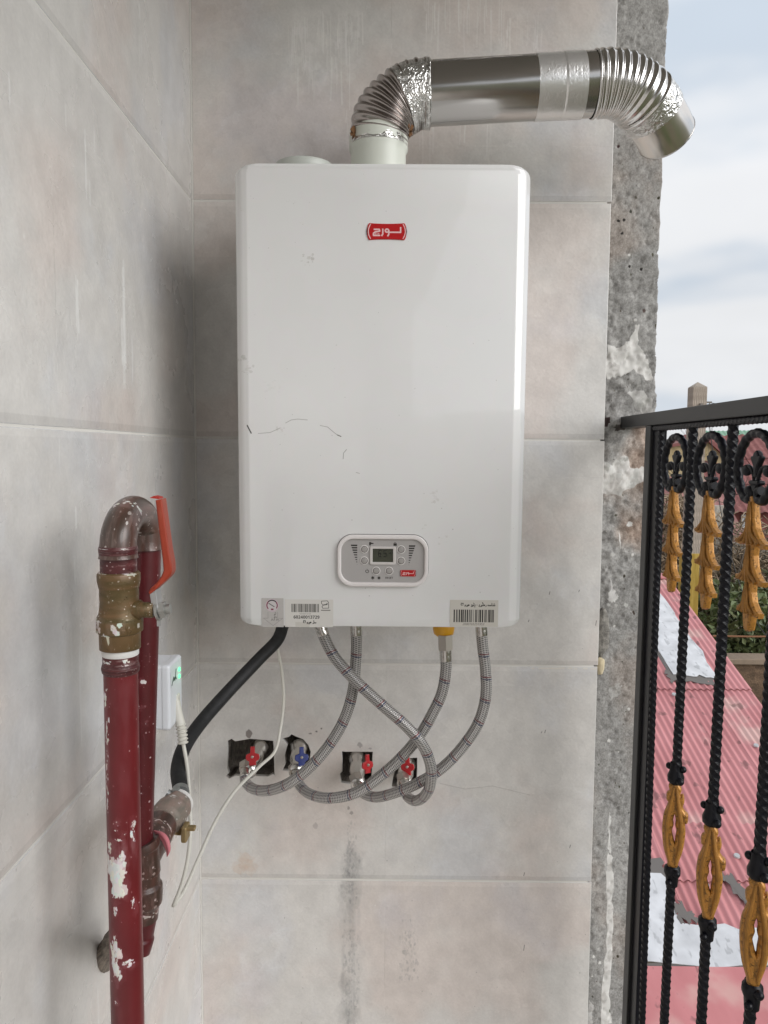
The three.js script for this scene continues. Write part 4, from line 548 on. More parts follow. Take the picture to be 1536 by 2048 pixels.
// ------------------------------------------------------------------ black hose, adapter box, white cable
const bh = thing('rubber_hose', 'black rubber hose curving from boiler underside down to the small gas valve', 'hose');
{
  const rub = std({ map: dtex(256, 64, (u, v) => { const k = 30 + (fbm2(u * 30, v * 6, 4, 61) - 0.5) * 22; return [k, k, k + 2]; }), roughness: 0.62 });
  const pts = [[-0.1774,1.0024,-1.3], [-0.1861,0.9781,-1.3], [-0.2136,0.9503,-1.28], [-0.2599,0.9056,-1.225], [-0.2893,0.8756,-1.165], [-0.2984,0.8596,-1.105], [-0.2937,0.8484,-1.06], [-0.2816,0.8387,-1.025], [-0.2743,0.8327,-1]];
  part(bh, 'tube', sweep(pts, 0.0105, { seg: 110, rad: 24, vScale: 6 }), rub);
  const c = [-0.2775,0.8376,-1.012], d = [-0.2829,0.84,-1.03];
  const band = std({ color: lin(0.42, 0.43, 0.43), metalness: 0.8, roughness: 0.4 });
  part(bh, 'hose_clamp', merge([aim(new THREE.CylinderGeometry(0.0118, 0.0118, 0.009, 28), c, d), aim(new THREE.CylinderGeometry(0.0055, 0.0055, 0.024, 12), [-0.2803,0.8361,-1], [-0.2909,0.8422,-1]).translate(0, 0.003, 0.006), rbox(0.009, 0.009, 0.009, 0.001, ...[-0.2788,0.8467,-0.995])]), band);
}
const ad = thing('plug_adapter', 'white plug-in protector box with two green lights on the left wall', 'adapter');
{
  const x1 = -0.299, zf = -1.0443, zb = -1.1084, yt = 1.0027, yb = 0.9101, w = x1 - XL, d = zf - zb, h = yt - yb;
  const white = phy({ color: lin(0.72, 0.74, 0.78), roughness: 0.35 });
  part(ad, 'housing', rbox(w - 0.004, h * 0.985, d * 0.97, 0.004, XL + (w - 0.004) / 2 + 0.0005, (yt + yb) / 2, (zf + zb) / 2), white);
  part(ad, 'front_cover', rbox(0.014, h, d, 0.005, x1 - 0.007, (yt + yb) / 2, (zf + zb) / 2, 3), white);
  const px = (px_, py_) => [x1, 0.9465 - (py_ - 1400) * 0.00071, zf - (px_ - 340) / 25 * d];
  const glow = std({ color: lin(0.1, 0.7, 0.25), emissive: lin(0.12, 0.95, 0.35), emissiveIntensity: 1.0, roughness: 0.4 });
  for (const py of [1347, 1361]) { const p = px(358.5, py); part(ad, 'green_lamp', new THREE.SphereGeometry(0.0029, 16, 10).scale(0.5, 1.1, 1.5).translate(p[0] + 0.0006, p[1], p[2]), glow); }
  const l = new THREE.PointLight(lin(0.12, 0.95, 0.35), 0.00022, 0.4); l.position.set(x1 + 0.012, px(358, 1354)[1], px(358, 1354)[2]); l.castShadow = true; ad.add(l); l.name = 'green_glow';
  // scribbled mark on the cover
  const mk = ctex(96, 128, (g) => { g.clearRect(0, 0, 96, 128); g.fillStyle = '#d9dce0'; g.fillRect(0, 0, 96, 128); g.strokeStyle = '#23262c'; g.lineWidth = 12; g.lineJoin = 'round'; g.beginPath(); g.moveTo(14, 116); g.lineTo(40, 60); g.lineTo(60, 96); g.lineTo(80, 10); g.moveTo(30, 90); g.lineTo(66, 70); g.lineTo(84, 100); g.stroke(); });
  const m = part(ad, 'printed_mark', new THREE.PlaneGeometry(d * 0.5, 0.022).rotateY(Math.PI / 2).translate(x1 + 0.0004, px(349, 1352)[1], px(348, 1352)[2]), std({ map: mk, roughness: 0.4 }));
}
const wc = thing('white_cable', 'thin white cable looping from the plug adapter up to the boiler', 'cable');
{
  const ivory = phy({ color: lin(0.66, 0.64, 0.58), roughness: 0.45 });
  part(wc, 'plug', merge([rbox(0.011, 0.016, 0.014, 0.003, ...[-0.3022,0.9433,-1.083]), sweep([[-0.3006,0.9429,-1.08], [-0.2975,0.9253,-1.078], [-0.2927,0.9067,-1.075]], (s, a, t) => lerp(0.0055, 0.0068, t), { seg: 14, rad: 14 })]), ivory);
  part(wc, 'strain_relief', sweep([[-0.2933,0.9096,-1.075], [-0.2908,0.8972,-1.073], [-0.2891,0.8826,-1.071]], (s, a, t) => 0.0066 + 0.0012 * Math.sin(t * 5.5 * 2 * Math.PI), { seg: 70, rad: 18 }), ivory);
  part(wc, 'cable', sweep([[-0.2893,0.8845,-1.072], [-0.2809,0.8558,-1.06], [-0.2701,0.8188,-1.03], [-0.2641,0.7862,-1.01], [-0.2653,0.7529,-1], [-0.2712,0.7216,-0.99], [-0.2801,0.698,-0.985], [-0.2824,0.6927,-0.988], [-0.281,0.6926,-0.995], [-0.2747,0.6985,-1.01], [-0.2652,0.7206,-1.05], [-0.2536,0.7473,-1.11], [-0.2376,0.7641,-1.18], [-0.2097,0.7756,-1.25], [-0.1898,0.7875,-1.285], [-0.1837,0.8196,-1.31], [-0.1797,0.8652,-1.32], [-0.1823,0.9199,-1.315], [-0.1878,0.9677,-1.3], [-0.1894,1.0006,-1.3]], 0.0027, { seg: 220, rad: 12 }), ivory);
}

// ------------------------------------------------------------------ railing
const rail = thing('balcony_railing', 'black wrought-iron balcony railing with twisted bars and gold leaf ornaments', 'railing');
{
  const RX = 0.455, blk = phy({ color: lin(0.006, 0.006, 0.009), roughness: 0.34, specularIntensity: 0.45 }), gry = phy({ color: lin(0.02, 0.021, 0.022), roughness: 0.42 });
  const goldTex = dtex(256, 256, (u, v) => { const k = fbm2(u * 18, v * 18, 5, 55), d = step(0.6, 0.8, fbm2(u * 40, v * 40, 3, 58)) * 0.35; const q = 1 - 0.28 * step(0.5, 0.7, fbm2(u * 6, v * 6, 4, 59)); return [182 * q * (1 - d) + (k - 0.5) * 46, 128 * q * (1 - d) + (k - 0.5) * 36, 58 * q * (1 - d) + (k - 0.5) * 24]; }); goldTex.repeat.set(12, 12);
  const gold = phy({ map: goldTex, roughness: 0.42, metalness: 0.25, bumpMap: goldTex, bumpScale: 0.0006 });
  const Z1 = 1.2;   // the run goes on past the camera
  part(rail, 'top_rail', rbox(0.036, 0.0225, 1.5685 + Z1 + 0.02, 0.002, RX + 0.018, 1.358, (Z1 - 1.5785) / 2), gry);
  part(rail, 'end_post', rbox(0.017, 1.27, 0.027, 0.0018, 0, -0.635, 0).rotateX(Math.atan2(-1.3838 - -1.4064, 1.12)).translate(RX + 0.0085, 1.3465, -1.3838 + 0.0135), gry);
  part(rail, 'post_web', rbox(0.012, 1.262, 0.034, 0.001, 0, -0.631, 0).rotateX(Math.atan2(-1.3838 - -1.4064, 1.12)).translate(RX + 0.0115, 1.3445, -1.3838 + 0.043), blk);
  // a square bar twisted about its axis
  const BX = RX + 0.009;
  const twisted = (y0, y1, zA, zB, half, pitch, x = BX) => {
    const n = Math.round((y1 - y0) / pitch * 6), P = [], I = [], UV = [], C = 8, H = y1 - y0;
    for (let i = 0; i <= n; i++) { const t = i / n, a = t * H / pitch * Math.PI / 2; for (let k = 0; k < C; k++) { const b = k / C * 2 * Math.PI, r = k % 2 ? half * 1.02 : half * 1.2; P.push(x + r * Math.cos(a + b), y0 + t * H, lerp(zA, zB, t) + r * Math.sin(a + b)); UV.push(k / C, t * H); } }
    for (let i = 0; i < n; i++) for (let k = 0; k < C; k++) { const a = i * C + k, b = i * C + (k + 1) % C; I.push(a, a + C, b, b, a + C, b + C); }
    const g = new THREE.BufferGeometry(); g.setAttribute('position', new THREE.Float32BufferAttribute(P, 3)); g.setAttribute('uv', new THREE.Float32BufferAttribute(UV, 2)); g.setIndex(I); return crease(g, 0.5);
  };
  part(rail, 'trim_bar', twisted(0.08, 1.338, -1.3184, -1.3263, 0.0052, 0.012), blk);
  part(rail, 'trim_bar', twisted(0.0, Z1 + 1.35, 0, 0, 0.0044, 0.012, 0).rotateX(Math.PI / 2).translate(RX + 0.006, 1.3412, -1.35), blk);
  part(rail, 'trim_strip', rbox(0.012, 0.0075, Z1 + 1.345, 0.001, RX + 0.012, 1.3418, (Z1 - 1.345) / 2), blk);
  part(rail, 'bottom_rail', rbox(0.036, 0.03, Z1 + 1.335, 0.002, BX, 0.095, (Z1 - 1.335) / 2), gry);
  const SP = 0.1375, z0 = -1.1895, zLow = -1.2228;
  const oval = (cz, cy, a, b) => { // rope-like hoop, open at the foot with its ends rolled in
    const p = []; for (let i = 0; i <= 30; i++) { const t = -Math.PI / 2 + 0.42 + i / 30 * (2 * Math.PI - 0.84); p.push([BX, cy + b * Math.sin(t), cz + a * Math.cos(t)]); }
    const q = (s) => [[BX, cy - b * 0.80, cz + s * a * 0.17], [BX, cy - b * 0.66, cz + s * a * 0.2], [BX, cy - b * 0.62, cz + s * a * 0.36]];
    return sweep([...q(-1).reverse(), ...p.reverse(), ...q(1)], (s, a2) => 0.006 + 0.0005 * Math.sin(s * 420 + a2), { seg: 150, rad: 10 });
  };
  const T = (g, cz, cy, x = BX) => g.rotateY(-Math.PI / 2).translate(x + 0.006, cy, cz); // shape x -> +z, depth -> -x
  const lys = (cz, cy, sz, sy) => {
    const S = (pts) => new THREE.Shape(new THREE.SplineCurve(pts.map((p) => new THREE.Vector2(p[0] * sz, p[1] * sy))).getPoints(30));
    const g = [ext(S([[0, 1], [-.13, .88], [-.17, .74], [-.30, .70], [-.27, .5], [-.13, .2], [-.09, -.2], [-.16, -.34], [.16, -.34], [.09, -.2], [.13, .2], [.27, .5], [.30, .70], [.17, .74], [.13, .88], [0, 1]]), 0.008, 0.0022, 2)];
    for (const s of [-1, 1]) g.push(new THREE.SphereGeometry(1, 18, 12).scale(0.23 * sz, 0.30 * sy, 0.0058).translate(s * 0.66 * sz, -0.02 * sy, 0.004), sweep([[s * 0.58 * sz, 0.2 * sy, 0.004], [s * 0.36 * sz, 0.12 * sy, 0.005], [s * 0.18 * sz, -0.2 * sy, 0.005], [s * 0.1 * sz, -0.6 * sy, 0.005]], (q, c, t) => 0.0026, { seg: 16, rad: 8 }));
    g.push(rbox(0.62 * sz, 0.24 * sy, 0.011, 0.003, 0, -0.62 * sy, 0.004), ext(S([[-.2, -.72], [0, -1.15], [.2, -.72], [0, -.66], [-.2, -.72]]), 0.009, 0.002));
    return T(merge(g), cz, cy);
  };
  const leaf = (cz, yt, H, hw) => { // three bell-shaped tiers, ridged, ending in a bud
    const side = [[.05, 0], [.075, .08], [.10, .16], [.15, .23], [.27, .29], [.44, .325], [.52, .33], [.5, .365], [.36, .372], [.2, .352], [.13, .36], [.11, .43], [.15, .51], [.25, .565], [.38, .597], [.46, .60], [.44, .637], [.3, .64], [.17, .62], [.11, .63], [.10, .7], [.15, .77], [.26, .815], [.36, .835], [.35, .872], [.24, .872], [.14, .855], [.12, .92], [.08, .985], [0, 1]];
    const pts = side.map(([x, y]) => [x * 2 * hw, -y * H]).concat(side.slice(0, -1).reverse().map(([x, y]) => [-x * 2 * hw, -y * H]));
    const g = [ext(shapeOf(pts), 0.011, 0.0028, 2)];
    for (const [y0, y1, sp] of [[.04, .335, .5], [.36, .615, .46], [.63, .85, .36]]) for (const s of [-0.8, -0.4, 0, 0.4, 0.8]) { const a = Math.abs(s); g.push(sweep([[s * 0.05 * hw, -(y0) * H, 0.0118], [s * 0.13 * hw, -lerp(y0, y1, .4) * H, 0.0126], [s * 0.2 * hw, -lerp(y0, y1, .72) * H, 0.0126], [s * sp * hw * (1.2 + 0.6 * a), -lerp(y0, y1, 1.06 - 0.05 * a) * H, 0.012]], (q, b, t) => 0.0013 + 0.0014 * t, { seg: 12, rad: 6 })); }
    return T(merge(g), cz, yt);
  };
  const basket = (cz, cy, H, hw) => { // pierced gold collar on the lower bar
    const S = new THREE.Shape(new THREE.SplineCurve([[-.2, 1], [-.5, .92], [-.42, .8], [-.62, .72], [-.62, .58], [-.5, .54], [-.55, .44], [-.8, .2], [-.86, -.15], [-.72, -.55], [-.42, -.85], [-.3, -1], [.3, -1], [.45, -.86], [.72, -.55], [.86, -.15], [.8, .06], [.98, .1], [1.0, .28], [.8, .34], [.6, .44], [.7, .6], [.6, .74], [.36, .72], [.46, .86], [.2, 1]].map((p) => new THREE.Vector2(p[0] * hw, p[1] * H / 2))).getPoints(90));
    const hole = new THREE.Path(new THREE.SplineCurve([[.02, .26], [-.08, .12], [-.02, .0], [-.14, -.14], [-.04, -.28], [.1, -.42], [.13, -.28], [.19, -.12], [.09, .0], [.12, .12], [.02, .26]].map((p) => new THREE.Vector2(p[0] * hw, p[1] * H / 2))).getPoints(30)); S.holes.push(hole);
    const g = [ext(S, 0.016, 0.005, 3).translate(0, 0, -0.002)];
    for (const s of [-1, 1]) g.push(sweep([[s * .1 * hw, .9 * H / 2, .013], [s * .3 * hw, .5 * H / 2, .0145], [s * .5 * hw, .1 * H / 2, .0145], [s * .5 * hw, -.4 * H / 2, .0145], [s * .2 * hw, -.9 * H / 2, .013]], (q, b, t) => 0.0022 + 0.0014 * Math.sin(Math.PI * t), { seg: 26, rad: 8 }));
    return merge(g).translate(0, 0, -0.006).rotateY(-0.36).translate(BX, cy, cz);
  };
  const cup = (cz, cy, up) => { const g = [lathe([[0.0085, 0], [0.0125, 0.004], [0.013, 0.012], [0.010, 0.02], [0.009, 0.034]], 18)]; for (const s of [-1, 1]) g.push(new THREE.SphereGeometry(0.0062, 12, 8).translate(0.002, 0.008, s * 0.013), new THREE.SphereGeometry(0.0055, 12, 8).translate(s * 0.008, 0.026, s * 0.008)); const m = merge(g); if (up < 0) m.rotateX(Math.PI); return m.translate(BX, cy, cz); };
  const yTop = 1.2457;
  for (let i = 0; i < 17; i++) {
    const zt = z0 + i * SP, zb = zt + (zLow - z0) * Math.max(0, 1 - i * 0.06);
    
    const yB = 0.7035, zl = (y) => lerp(zb, zt, (y - 0.1) / 1.227), zy = zl(yB);
    part(rail, 'twisted_bar', twisted(yB + 0.09, 1.3375, zl(yB + 0.09), zl(1.3375), 0.0064, 0.0118), blk); part(rail, 'twisted_bar', twisted(0.1, yB - 0.09, zl(0.1), zl(yB - 0.09), 0.0064, 0.0118), blk);
    part(rail, 'gold_collar', basket(zy, yB, 0.140, 0.0205), gold);
    part(rail, 'bar_cup', cup(zy, yB + 0.068, 1), blk); part(rail, 'bar_cup', cup(zy, yB - 0.068, -1), blk);
  }
  for (let i = 0; i < 18; i++) {
    const zc = -1.2573 + i * SP;
    part(rail, 'hoop', oval(zc, 1.2807, 0.0495, 0.0445), blk); part(rail, 'fleur_ornament', lys(zc, 1.2783, 0.043, 0.0252), blk); part(rail, 'gold_leaf', leaf(zc, yTop, 0.174, 0.040), gold);
  }
}

// ------------------------------------------------------------------ beyond the railing
const GROUND = -5.6;
{
  const g = new THREE.PlaneGeometry(3000, 3000, 1, 1).rotateX(-Math.PI / 2).translate(0, GROUND, 0);
  const t = dtex(512, 512, (u, v) => { const k = fbm2(u * 24, v * 24, 5, 3), m = step(0.45, 0.6, fbm2(u * 10, v * 10, 4, 6)); return [lerp(96, 78, m) + (k - 0.5) * 50, lerp(88, 86, m) + (k - 0.5) * 50, lerp(70, 52, m) + (k - 0.5) * 40]; }); t.repeat.set(150, 150);
  struct('ground', g, std({ map: t, roughness: 1 }));
}
// corrugated sheet in a plane that rises away from the viewer: x across, s up the slope
function sheet(x0, x1, d0, d1, Yof, lift, amp = 0.009, pitch = 0.082) {
  const nx = Math.max(8, Math.round((x1 - x0) / pitch * 8)), g = new THREE.PlaneGeometry(1, 1, nx, 3), P = g.attributes.position;
  for (let i = 0; i < P.count; i++) { const x = lerp(x0, x1, P.getX(i) + 0.5), d = lerp(d0, d1, P.getY(i) + 0.5); P.setXYZ(i, x, Yof(d) + lift + (amp ? amp * Math.cos(x / pitch * 2 * Math.PI) : 0), -d); g.attributes.uv.setXY(i, x, d); }
  g.computeVertexNormals(); return g;
}
const pinkTex = dtex(1024, 1024, (u, v) => { const a = fbm2(u * 16, v * 5, 5, 101), b = step(0.6, 0.78, fbm2(u * 7, v * 6, 5, 104)), c = step(0.68, 0.76, fbm2(u * 36, v * 22, 4, 107)), k = (a - 0.5) * 34; return [lerp(lerp(190 + k, 204, b * 0.7), 92, c * 0.4), lerp(lerp(127 + k, 184, b * 0.6), 66, c * 0.4), lerp(lerp(128 + k, 172, b * 0.6), 64, c * 0.4)]; }); pinkTex.repeat.set(0.25, 0.25);
const pinkRoof = std({ map: pinkTex, roughness: 0.75, side: THREE.DoubleSide });
const house = thing('neighbour_house', 'low neighbouring house with faded pink corrugated roof patched in white', 'house');
{
  const Yof = (d) => 1.3 - 4.44 + 0.31 * (d - 6.4), rows = [6.72, 7.35, 10.4, 13.6], ROT = 0;
  const xs = [0.3, 1.2, 2.02, 2.84, 3.66, 4.38, 4.92];
  for (let r = 0; r < 3; r++) for (let i = 0; i < 6; i++) {
    if (r === 0 && i < 2) continue;
    part(house, 'roof_sheet', sheet(xs[i] - 0.04, xs[i + 1] + 0.04, rows[r] - (r ? 0.08 : 0.02), rows[r + 1] + 0.06, Yof, 0.012 * (2 - r) + (i % 2) * 0.004 + (r === 2 ? 0 : 0) - r * 0.0 + (2 - r) * -0.02 + r * 0.012, 0.011), pinkRoof);
  }
  part(house, 'roof_sheet', sheet(0.3, 4.9, 13.6, 17, (d) => Yof(13.6) - 0.31 * (d - 13.6), 0.02, 0.011), pinkRoof);
  // ridge cap
  part(house, 'ridge_cap', rbox(4.7, 0.06, 0.3, 0.02, 2.6, Yof(13.6) + 0.03, -13.6), pinkRoof);
  const memTex = dtex(512, 512, (u, v) => { const k = 198 + (fbm2(u * 14, v * 14, 5, 111) - 0.5) * 46 - 26 * step(0.66, 0.8, fbm2(u * 44, v * 20, 3, 113)); return [k, k * 1.0, k * 1.01]; }); memTex.repeat.set(0.5, 0.5);
  const mem = std({ map: memTex, roughness: 0.85, side: THREE.DoubleSide }), tar = std({ color: lin(0.15, 0.135, 0.125), roughness: 0.95, side: THREE.DoubleSide });
  const patch = (name, pts, lift, mat, seed, label) => { // ragged flat strip following the slope: pts are [x, d]
    const rnd = rngOf(seed), o = []; pts.forEach((p, i) => { const q = pts[(i + 1) % pts.length], n = 10; for (let k = 0; k < n; k++) o.push(new THREE.Vector2(lerp(p[0], q[0], k / n) + (rnd() - 0.5) * 0.05, lerp(p[1], q[1], k / n) + (rnd() - 0.5) * 0.08)); });
    const g = ext(new THREE.Shape(o), 0.006), P = g.attributes.position; for (let i = 0; i < P.count; i++) { const x = P.getX(i), d = P.getY(i); P.setXYZ(i, x, Yof(d) + lift + P.getZ(i) + (fbm2(x * 3, d * 2, 3, 9) - 0.5) * 0.03, -d); } g.computeVertexNormals(); return part(house, name, g, mat, label);
  };
  patch('tar_edge', [[3.9, 10.46], [4.62, 10.42], [4.62, 10.62], [3.9, 10.7]], 0.03, tar, 1); patch('tar_edge', [[3.92, 10.5], [4.02, 10.5], [4.02, 13.2], [3.95, 13.2]], 0.031, tar, 5);
  patch('sealing_patch', [[3.98, 10.62], [4.6, 10.55], [4.62, 12.2], [4.56, 13.4], [3.98, 13.4]], 0.045, mem, 2, 'white sealing patch on the upper roof');
  patch('tar_edge', [[1.6, 7.2], [2.78, 7.2], [2.76, 7.5], [1.6, 7.52]], 0.03, tar, 3);
  patch('sealing_patch', [[1.5, 6.38], [4.2, 6.34], [4.0, 6.66], [2.72, 6.78], [2.72, 7.28], [1.5, 7.3]], 0.036, mem, 4, 'white sealing sheet along the lower roof edge');
  patch('tar_edge', [[2.70, 6.8], [2.86, 6.78], [2.78, 6.98], [2.71, 7.0]], 0.042, tar, 6);
  patch('tar_edge', [[3.25, 7.36], [3.42, 7.3], [3.5, 6.98], [3.38, 7.0]], 0.03, tar, 7);
  patch('tar_edge', [[1.5, 6.375], [4.3, 6.355], [4.3, 6.41], [1.5, 6.43]], 0.022, tar, 8);
  part(house, 'fascia_sheet', sheet(0.6, 5.2, 5.0, 6.36, (d) => Yof(6.4) + 0.12 * (d - 6.4), 0.034, 0), std({ map: pinkTex, color: lin(1, 0.86, 0.86), roughness: 0.55, side: THREE.DoubleSide }), 'smooth red sheet below the lower roof edge');
  const rnd = rngOf(5), wash = std({ color: lin(0.5, 0.5, 0.5), metalness: 0.6, roughness: 0.4 }), scr = new THREE.CylinderGeometry(0.028, 0.034, 0.014, 12);
  for (const [px, d] of [[3.86, 10.2], [3.2, 8.4], [3.9, 8.9], [4.5, 9.2], [3.55, 7.55], [2.9, 7.5], [2.3, 7.6], [3.1, 7.2], [4.78, 10.9], [4.4, 7.7], [3.4, 10.1], [2.96, 6.86]]) { const m = part(house, 'roof_screw', scr, wash); m.position.set(px, Yof(d) + 0.03, -d); m.rotation.x = 0.3; }
  part(house, 'house_wall', box(4.4, 2.6, 9.8, 2.55, GROUND + 1.2, -11.9), std({ color: lin(0.4, 0.37, 0.32), roughness: 0.95 }));
  part(house, 'gable_wall', ext(shapeOf([[-16.6, -3.3], [-6.9, -3.3], [-13.6, Yof(13.6) - 0.1]].map(([z, yy]) => [-z, yy])), 0.2).rotateY(Math.PI / 2).translate(4.5, 0, 0), std({ color: lin(0.36, 0.33, 0.28), roughness: 0.95 }));
}
function sheetsHouse(name, label, o) { // simple gabled house whose roof sheets can be told apart
  const h = thing(name, label, 'house'), { x0, x1, d0, d1, eave, ridge, wall, roof, cols, rowsN } = o, dm = (d0 + d1) / 2;
  part(h, 'house_wall', box(x1 - x0, eave - GROUND, d1 - d0, (x0 + x1) / 2, (eave + GROUND) / 2, -dm), wall);
  part(h, 'gable_wall', merge([x0, x1 - 0.2].map((x) => ext(shapeOf([[d0, eave], [d1, eave], [dm, ridge - 0.05]]), 0.2).rotateY(Math.PI / 2).translate(x, 0, 0))), wall);
  for (let r = 0; r < rowsN; r++) for (let c = 0; c < cols; c++) { const a = lerp(d0 - 0.4, dm, r / rowsN), b = lerp(d0 - 0.4, dm, (r + 1) / rowsN) + 0.1, Y = (d) => eave - 0.2 + (ridge - eave + 0.2) * (d - d0 + 0.4) / (dm - d0 + 0.4); part(h, 'roof_sheet', sheet(lerp(x0 - 0.3, x1 + 0.3, c / cols), lerp(x0 - 0.3, x1 + 0.3, (c + 1) / cols) + 0.03, a, b, Y, 0.05 + 0.03 * (r + c % 2), 0.02, 0.25), roof); }
  part(h, 'back_roof', sheet(x0 - 0.3, x1 + 0.3, dm, d1 + 0.4, (d) => ridge - (ridge - eave + 0.2) * (d - dm) / (d1 - dm + 0.4), 0.05, 0.02, 0.25), roof);
  return h;
}
const maroon = std({ map: dtex(256, 256, (u, v) => { const k = (fbm2(u * 10, v * 10, 5, 120) - 0.5) * 34; return [126 + k, 76 + k, 72 + k]; }), roughness: 0.7, side: THREE.DoubleSide });
const h2 = sheetsHouse('brown_house', 'distant house with dull red-brown sheet roof and white door behind third hoop', { x0: 10.6, x1: 17, d0: 24, d1: 31, eave: -0.35, ridge: 1.75, wall: std({ color: lin(0.22, 0.07, 0.06), roughness: 0.9 }), roof: maroon, cols: 4, rowsN: 3 });
part(h2, 'door', box(0.42, 2.0, 0.06, 11.15, -1.6, -23.96), std({ color: lin(0.6, 0.62, 0.63), roughness: 0.6 })); part(h2, 'door', box(0.42, 2.0, 0.06, 12.3, -1.6, -23.96), std({ color: lin(0.6, 0.62, 0.63), roughness: 0.6 }));
const h3 = thing('beige_house', 'distant beige plastered gable house seen through the first two hoops', 'house');
{
  const w = std({ map: dtex(256, 256, (u, v) => { const k = (fbm2(u * 10, v * 10, 5, 130) - 0.5) * 40; return [176 + k, 158 + k, 122 + k]; }), roughness: 0.95 });
  part(h3, 'house_wall', ext(shapeOf([[8.6, GROUND], [11.5, GROUND], [11.5, 0.9], [10.6, 1.7], [9.4, 1.5], [8.6, 1.1]]), 5).translate(0, 0, -31), w);
  part(h3, 'vent', box(0.42, 0.18, 0.06, 10.45, 0.95, -25.97), std({ color: lin(0.12, 0.05, 0.04), roughness: 0.8 }));
  part(h3, 'roof_edge', merge([[8.5, 1.02, 9.4, 1.53], [9.4, 1.53, 10.6, 1.75], [10.6, 1.75, 11.7, 0.8]].map(([a, b, c, d]) => box(Math.hypot(c - a, d - b), 0.1, 5.3).rotateZ(Math.atan2(d - b, c - a)).translate((a + c) / 2, (b + d) / 2, -28.5))), maroon);
}
const h4 = sheetsHouse('pink_house', 'small far house with pale pink roof below the beige gable', { x0: 6.4, x1: 8.6, d0: 19.4, d1: 23, eave: -0.75, ridge: 0.45, wall: std({ color: lin(0.42, 0.38, 0.34), roughness: 0.95 }), roof: std({ map: pinkTex, color: lin(0.55, 0.62, 0.55), roughness: 0.8, side: THREE.DoubleSide }), cols: 3, rowsN: 2 });
sheetsHouse('green_roofed_house', 'far house with pale green roof at the horizon behind the brown roof', { x0: 18.5, x1: 25, d0: 42, d1: 50, eave: 0.6, ridge: 2.5, wall: std({ color: lin(0.5, 0.45, 0.36), roughness: 0.95 }), roof: std({ color: lin(0.2, 0.34, 0.24), roughness: 0.7, side: THREE.DoubleSide }), cols: 3, rowsN: 1 });
{ // garden walls
  const g1 = thing('garden_wall', 'old brown garden wall below the green bushes past the pink roof', 'wall');
  part(g1, 'wall_face', box(6, 3.3, 0.3, 8.3, GROUND + 1.65, -13.2), std({ map: mortarTex, color: lin(0.75, 0.55, 0.4), roughness: 1, bumpMap: mortarTex, bumpScale: 0.02 }));
  part(g1, 'coping', rbox(6.1, 0.1, 0.42, 0.02, 8.3, GROUND + 3.35, -13.2), std({ map: mortarTex, color: lin(1.5, 1.3, 1.1), roughness: 1 }));
  const g2 = thing('garden_wall', 'pale grey rendered garden wall above the bushes with dry vines on top', 'wall');
  const grey = std({ map: mortarTex, color: lin(2.3, 2.35, 2.3), roughness: 1 }); part(g2, 'wall_face', box(1.3, 5.65, 0.25, 7.5, GROUND + 2.825, -18.4), grey); part(g2, 'wall_face', box(8, 4.77, 0.25, 12.15, GROUND + 2.385, -18.4), std({ map: mortarTex, color: lin(2.3, 2.35, 2.3), roughness: 1 }));
}
// leaves, twigs and trees
function leafCloud(list, seed, n, size) { // list of [x, y, z, rx, ry, rz]
  const rnd = rngOf(seed), P = [], N = [], C = [];
  for (const [x, y, z, rx, ry, rz] of list) for (let i = 0; i < n; i++) {
    let a, b, c; do { a = rnd() * 2 - 1; b = rnd() * 2 - 1; c = rnd() * 2 - 1; } while (a * a + b * b + c * c > 1 || a * a + b * b + c * c < 0.18);
    const cx = x + a * rx, cy = y + b * ry, cz = z + c * rz; if (fbm3(cx * 1.6, cy * 1.6, cz * 1.6 + seed, 3) < 0.43) continue;
    const s = size * (0.6 + rnd() * 0.8), u = new THREE.Vector3(rnd() - 0.5, rnd() - 0.6, rnd() - 0.5).normalize(), w = new THREE.Vector3(rnd() - 0.5, rnd() - 0.5, rnd() - 0.5).cross(u).normalize(), t = 0.55 + rnd() * 0.75, col = [0.12 * t + rnd() * 0.04, 0.17 * t, 0.06 * t], nn = u.clone().cross(w);
    const q = [[0, 0], [0.5, 0.32], [1, 0], [0.5, -0.32]].map(([e, f]) => [cx + u.x * e * s + w.x * f * s + nn.x * (f ? 0.1 * s : 0), cy + u.y * e * s + w.y * f * s + nn.y * (f ? 0.1 * s : 0), cz + u.z * e * s + w.z * f * s + nn.z * (f ? 0.1 * s : 0)]);
    for (const k of [0, 1, 2, 0, 2, 3]) { P.push(...q[k]); C.push(...col); }
  }
  const g = new THREE.BufferGeometry(); g.setAttribute('position', new THREE.Float32BufferAttribute(P, 3)); g.setAttribute('color', new THREE.Float32BufferAttribute(C, 3)); g.computeVertexNormals(); return g;
}
const leafMat = phy({ vertexColors: true, roughness: 0.6, transmission: 0.3, thickness: 0, side: THREE.DoubleSide }), barkMat = std({ color: lin(0.1, 0.075, 0.055), roughness: 0.95 });
